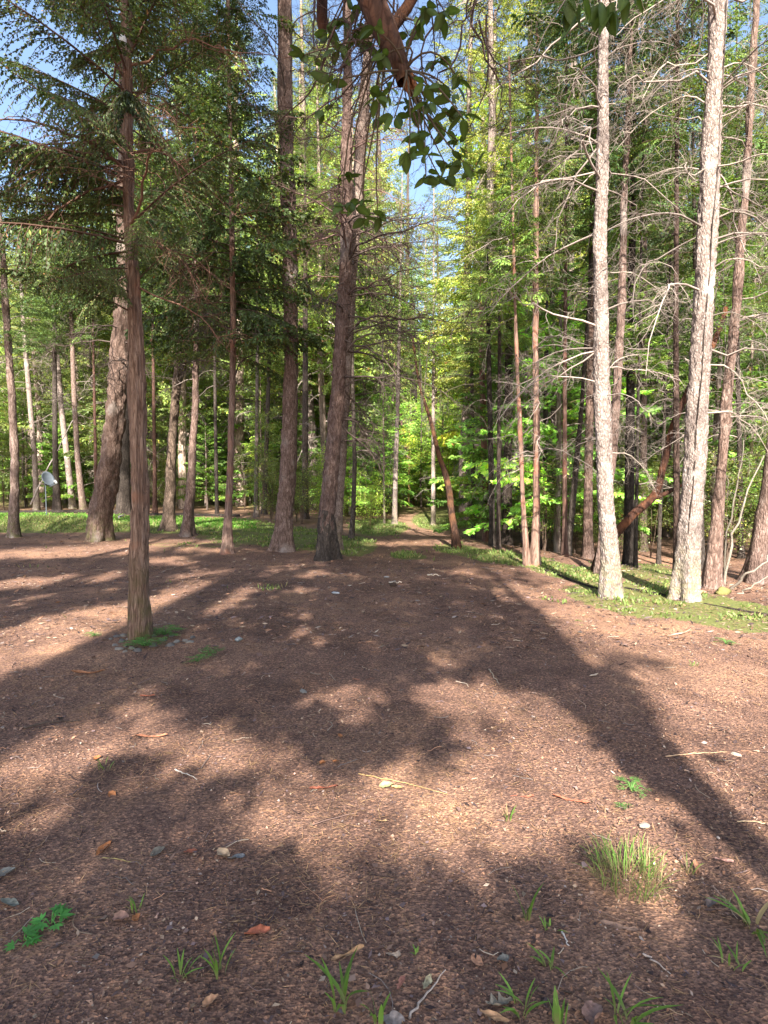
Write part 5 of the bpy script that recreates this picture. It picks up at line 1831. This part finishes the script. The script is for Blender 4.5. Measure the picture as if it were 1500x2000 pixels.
def lobed_weed(n, R, r, leaf=0.045, base=(0.075, 0.2, 0.04), rise=0.25, fern=False):
    """low weed with toothed lobed leaves on short stalks"""
    g = Geo()
    for i in range(n):
        a = r.uniform(0, 2 * PI)
        d = R * r.uniform(0.2, 1)
        c = np.array([math.cos(a) * d, math.sin(a) * d, rise * R * r.uniform(0.3, 1) + 0.012])
        g.add(*tubes(np.array([[0, 0, -0.005], c * np.array([0.5, 0.5, 1.2]), c]), np.array([0.0015] * 3), 4), base, 1)
        a2 = a + r.normal(0, 0.5)
        L = leaf * r.uniform(0.7, 1.2)
        lobes = 7 if not fern else 9
        col_ = np.array(base) * np.exp(r.normal(0, 0.2))
        P, D, W = [], [], []
        for q in range(lobes):
            if fern:
                s = q / lobes
                p = c + np.array([math.cos(a2), math.sin(a2), 0]) * L * 1.6 * s
                b = a2 + (1 if q % 2 else -1) * 1.0
                l2 = L * 0.7 * (1 - s * 0.6)
            else:
                p = c
                b = a2 + (q - (lobes - 1) / 2) * 0.5
                l2 = L * (1 - 0.06 * abs(q - 3))
            dv = np.array([math.cos(b), math.sin(b), r.normal(0.02, 0.1)])
            P.append(p); D.append(dv * l2); W.append(np.array([-math.sin(b), math.cos(b), r.normal(0, 0.2)]) * l2 * (0.17 if not fern else 0.2))
        V, F = leaves(np.array(P), np.array(D), np.array(W))
        g.add(V, F, np.tile(col_, (len(V), 1)), 0)
    return g


WEEDS = [
    (45, 1838, 5, 0.045, 0.042, 'bright lobed weed leaf at the lower left, front one', False), (100, 1806, 7, 0.05, 0.04, 'bright lobed weed leaves at the lower left, rear clump', False),
    (1235, 1545, 16, 0.07, 0.034, 'light green weed rosette in the sunlit patch at right', True), (1212, 1575, 5, 0.025, 0.02, 'tiny weed below the light green rosette', True),
    (322, 1240, 44, 0.17, 0.055, 'ferny weeds growing right of the nearest cedar foot', True), (282, 1262, 44, 0.15, 0.055, 'ferny weeds in front of the nearest cedar foot', True),
    (408, 1280, 16, 0.12, 0.045, 'small ferny weed patch apart, right of the cedar', True), (386, 1292, 12, 0.08, 0.045, 'ferny sprig just below the small weed patch', True),
    (184, 1243, 14, 0.08, 0.03, 'low weed left of the nearest cedar', True), (1418, 1258, 16, 0.09, 0.03, 'pale weed on the sunlit bank at far right', True),
]
for px, py, n, R, lf, lab, fern in WEEDS:
    x, y, z = ground_hit(px, py)
    bc = (0.09, 0.27, 0.06) if not fern else (0.09, 0.19, 0.05)
    tag(link('weed', lobed_weed(n, R, rt, lf, bc, 0.35, fern).mesh('weed', (M_GRASS, M_TWIG)), None, (x, y, z)), lab, 'weed')


def curled(L, W, r, colr, kind='leaf'):
    k, m = 9, 5
    t = np.linspace(0, 1, k)
    V = []
    cur = r.uniform(0.2, 0.6)
    cup = r.uniform(0.2, 0.8)
    tw = r.normal(0, 0.6)
    for i in range(k):
        if kind == 'leaf':
            w = W * (math.sin(PI * min(max(t[i], 0.02), 0.98)) ** 0.7) + 0.001
        elif kind == 'oak':
            w = W * (0.55 + 0.45 * math.cos(t[i] * PI * 6)) * math.sin(PI * (0.1 + 0.85 * t[i])) + 0.002
        else:
            w = W * (0.75 + 0.25 * math.sin(t[i] * 7 + tw * 3)) * (1 if 0 < i < k - 1 else 0.35)
        for j in range(m):
            v = (j / (m - 1) * 2 - 1)
            z = cup * w * v * v + cur * L * 0.35 * (t[i] - 0.5) ** 2 * 2
            y = v * w
            a = tw * (t[i] - 0.5)
            V.append([L * (t[i] - 0.5), y * math.cos(a) - z * math.sin(a), y * math.sin(a) + z * math.cos(a) + 0.004])
    F = [[i * m + j, i * m + j + 1, (i + 1) * m + j + 1, (i + 1) * m + j] for i in range(k - 1) for j in range(m - 1)]
    V = np.array(V)
    V += r.normal(0, 0.0016, V.shape)
    C = np.tile(np.array(colr) * 0.8, (len(V), 1)) * np.exp(r.normal(0, 0.2, (len(V), 1)))
    V[:, 2] -= V[:, 2].min() - 0.003
    g = Geo()
    g.add(V, F, C, 0)
    return g


ORG, TAN, GRY, RED = (0.42, 0.17, 0.07), (0.36, 0.26, 0.17), (0.2, 0.19, 0.165), (0.3, 0.1, 0.06)
PIECES = [
    ('dry_leaf', 205, 1662, 0.11, 0.022, ORG, 'leaf', 1.4, 'upright orange madrone leaf beside a looped needle at lower left'),
    ('dry_leaf', 219, 1556, 0.07, 0.022, ORG, 'leaf', 2.4, 'bright orange curled leaf in the left shade'),
    ('dry_leaf', 189, 1484, 0.06, 0.02, ORG, 'leaf', 1.5, 'orange leaf on the edge of the left sunlit patch'),
    ('dry_leaf', 436, 1672, 0.08, 0.026, TAN, 'leaf', 2.5, 'tan leaf touching a grey one at lower left'),
    ('dry_leaf', 461, 1679, 0.08, 0.018, (0.19, 0.195, 0.2), 'leaf', 0.5, 'blue grey folded leaf touching the tan one'),
    ('dry_leaf', 308, 1668, 0.07, 0.024, (0.17, 0.15, 0.12), 'leaf', 0.9, 'dull dark leaf right of the orange madrone leaf'),
    ('dry_leaf', 372, 1667, 0.06, 0.014, RED, 'leaf', 0.2, 'dark red curled leaf left of the tan one'),
    ('dry_leaf', 8, 1711, 0.09, 0.028, GRY, 'leaf', 0.7, 'grey leaf at the left edge, upper one'),
    ('dry_leaf', 17, 1769, 0.1, 0.02, (0.2, 0.2, 0.16), 'leaf', 2.9, 'grey green leaf at the left edge, lower one'),
    ('dry_leaf', 503, 1825, 0.1, 0.02, (0.36, 0.12, 0.07), 'leaf', 0.3, 'curled red brown leaf above the tall thin grass'),
    ('dry_leaf', 267, 1798, 0.05, 0.018, ORG, 'leaf', 2.2, 'small orange leaf under the thin sprig'),
    ('dry_leaf', 236, 1799, 0.06, 0.025, (0.36, 0.21, 0.16), 'leaf', 0.2, 'pinkish tan leaf left of the small orange one'),
    ('dry_leaf', 411, 1963, 0.06, 0.018, (0.5, 0.28, 0.16), 'leaf', 0.8, 'light orange leaf near the bottom edge at left'),
    ('dry_leaf', 755, 1538, 0.085, 0.026, (0.35, 0.36, 0.16), 'leaf', 0.1, 'yellow green leaf in the middle of the sunlit ground'),
    ('dry_leaf', 775, 1541, 0.06, 0.014, (0.5, 0.3, 0.13), 'leaf', 2.9, 'orange leaf tip joined to the yellow green leaf'),
    ('dry_leaf', 630, 1493, 0.05, 0.018, ORG, 'leaf', 0.9, 'orange leaf pair, left one, on the shade edge'),
    ('dry_leaf', 656, 1490, 0.04, 0.014, ORG, 'leaf', 0.3, 'orange leaf pair, right one, on the shade edge'),
    ('dry_leaf', 664, 1440, 0.05, 0.016, ORG, 'leaf', 2.0, 'orange leaf in the shade above the pair'),
    ('dry_leaf', 932, 1882, 0.055, 0.018, (0.48, 0.25, 0.15), 'leaf', 2.2, 'pinkish orange leaf at the lower centre right'),
    ('dry_leaf', 983, 1880, 0.05, 0.016, GRY, 'leaf', 0.4, 'grey leaf right of the pinkish orange one'),
    ('oak_leaf', 975, 1965, 0.1, 0.035, (0.27, 0.23, 0.18), 'oak', 0.4, 'lobed brown oak leaf at the bottom right of centre'),
    ('dry_leaf', 965, 1992, 0.1, 0.014, (0.45, 0.26, 0.14), 'leaf', 2.8, 'slender orange leaf below the oak leaf at the bottom'),
    ('dry_leaf', 765, 2000, 0.08, 0.03, (0.24, 0.2, 0.18), 'leaf', 0.1, 'pale grey leaf at the bottom edge beside the grass shoot'),
    ('dry_leaf', 1160, 1988, 0.09, 0.035, (0.26, 0.16, 0.13), 'leaf', 1.2, 'dark brown leaf at the bottom edge right of the shoots'),
    ('dry_leaf', 835, 1925, 0.08, 0.014, (0.42, 0.36, 0.22), 'leaf', 1.2, 'straw coloured leaf at the lower centre'),
    ('dry_leaf', 1345, 1512, 0.05, 0.015, (0.5, 0.32, 0.22), 'leaf', 2.8, 'tan leaf on the right beyond the slanting shadow'),
    ('dry_leaf', 1390, 1770, 0.07, 0.02, (0.2, 0.15, 0.13), 'leaf', 0.5, 'dark leaf between the large tuft and the right edge clump'),
    ('bark_strip', 172, 1318, 0.3, 0.028, (0.36, 0.16, 0.08), 'strip', 0.08, 'wide orange bark strip in the shade at left'),
    ('bark_strip', 296, 1442, 0.22, 0.014, (0.38, 0.16, 0.09), 'strip', 0.12, 'red bark strip on the left sunlit patch'),
    ('bark_strip', 288, 1362, 0.12, 0.014, RED, 'strip', 0.1, 'short red bark strip between the two left ones'),
    ('bark_strip', 632, 1542, 0.17, 0.014, RED, 'strip', 0.15, 'red brown bark strip left of the yellow green leaf'),
    ('bark_strip', 710, 1330, 0.2, 0.016, (0.34, 0.15, 0.09), 'strip', 0.05, 'faint red bark strip in the middle distance'),
    ('bark_strip', 1115, 1566, 0.2, 0.012, RED, 'strip', -0.3, 'thin dark red bark strip left of the light green rosette'),
    ('bark_strip', 1020, 1560, 0.13, 0.012, RED, 'strip', -0.15, 'thin red bark strip left of its longer neighbour'),
    ('bark_strip', 1210, 1815, 0.15, 0.013, (0.25, 0.16, 0.12), 'strip', -0.5, 'brown bark strip below the large tuft'),
    ('bark_strip', 1360, 1700, 0.12, 0.013, (0.34, 0.17, 0.1), 'strip', 1.2, 'upright orange bark splinter in the sparse tuft'),
    ('bark_strip', 1415, 1685, 0.09, 0.012, (0.4, 0.22, 0.18), 'strip', 0.1, 'pinkish bark flake at right, beyond the sparse tuft'),
    ('bark_strip', 681, 1868, 0.13, 0.012, (0.4, 0.24, 0.13), 'strip', 0.25, 'long tan bark splinter at the lower centre'),
    ('bark_strip', 768, 1870, 0.055, 0.012, (0.5, 0.38, 0.28), 'strip', -0.05, 'blunt pale wood chip at the lower centre'),
    ('bark_strip', 783, 1925, 0.06, 0.013, (0.4, 0.18, 0.13), 'strip', 1.0, 'reddish bark chip near the bottom centre'),
    ('bark_strip', 745, 1607, 0.06, 0.006, (0.45, 0.3, 0.16), 'strip', 0.0, 'short straw splinter in the sunlit middle'),
    ('bark_strip', 1330, 1240, 0.26, 0.022, (0.55, 0.45, 0.36), 'strip', 0.0, 'pale bark piece on the sunlit bank in front of the thickest trunk'),
    ('bark_strip', 1160, 1322, 0.12, 0.014, (0.5, 0.4, 0.3), 'strip', 0.5, 'pale splinter at the start of the slanting shadow'),
]
for nm, px, py, L, W, c, kd, az, lab in PIECES:
    x, y, z = ground_hit(px, py)
    o = link(nm, curled(L * 0.85, W * 0.8, rt, c, kd).mesh(nm, (M_PIECE,), True), None, (x, y, z + 0.004), (rt.normal(0, 0.12), rt.normal(0, 0.1), az))
    tag(o, lab, {'dry_leaf': 'leaf', 'oak_leaf': 'leaf', 'bark_strip': 'bark strip'}[nm])
for px0, py0, px1, py1, rad, c, lab in (
    (342, 1506, 385, 1526, 0.004, (0.38, 0.34, 0.3), 'white forked twig on the left sunlit patch'),
    (955, 1310, 975, 1340, 0.005, (0.3, 0.24, 0.18), 'bent twig in the central shade'),
    (40, 1424, 160, 1408, 0.007, (0.07, 0.05, 0.04), 'dark curved twig across the left sunlit patch'),
    (1097, 1824, 1112, 1852, 0.0035, (0.55, 0.5, 0.46), 'short pale stick below the little sprig'),
    (1256, 1868, 1310, 1908, 0.0035, (0.4, 0.32, 0.27), 'pale crooked twig at the lower right'),
    (1390, 1735, 1430, 1775, 0.003, (0.3, 0.2, 0.15), 'thin brown twig leading to the right edge clump'),
    (800, 1995, 870, 1900, 0.004, (0.34, 0.28, 0.24), 'long curved grey root twig at the bottom centre'),
    (835, 1125, 860, 1126, 0.012, (0.45, 0.38, 0.3), 'short pale stick lying across the track'),
    (760, 1140, 785, 1139, 0.012, (0.4, 0.34, 0.28), 'pale twig behind the dark cone'),
    (700, 1514, 875, 1555, 0.0025, (0.42, 0.28, 0.12), 'long yellow needle strand passing the yellow green leaf'),
    (180, 1677, 275, 1690, 0.0022, (0.42, 0.33, 0.13), 'looped yellow needle lying over the orange madrone leaf'),
    (1300, 1480, 1420, 1472, 0.003, (0.5, 0.33, 0.2), 'long pale needle on the right sunlit ground'),
    (1440, 1608, 1500, 1611, 0.003, (0.5, 0.36, 0.22), 'straw lying at the right edge'),
):
    a = np.array(ground_hit(px0, py0)); b = np.array(ground_hit(px1, py1))
    m_ = (a + b) / 2 + np.array([0.0, 0.02 * np.linalg.norm(b - a), 0])
    up_ = np.array([0, 0, rad + 0.006])
    stick('twig', lab, [a + up_, m_ + up_ * 1.2, b + up_], rad, c, 'twig')


# ------------------------------------------------------------------ tell look-alikes apart by their place
by_label = {}
for ob in list(col.objects):
    if ob.parent is None and ob.get('group') and ob.get('label') and not ob['group'].startswith('stones'):
        by_label.setdefault(ob['label'], []).append(ob)
for lab, obs in by_label.items():
    if 2 <= len(obs) <= 3:
        obs.sort(key=lambda q: q.location.x / q.location.y)
        for q, w in zip(obs, ('left-hand', 'right-hand') if len(obs) == 2 else ('left-hand', 'middle', 'right-hand')):
            q['label'] = w + ' ' + lab
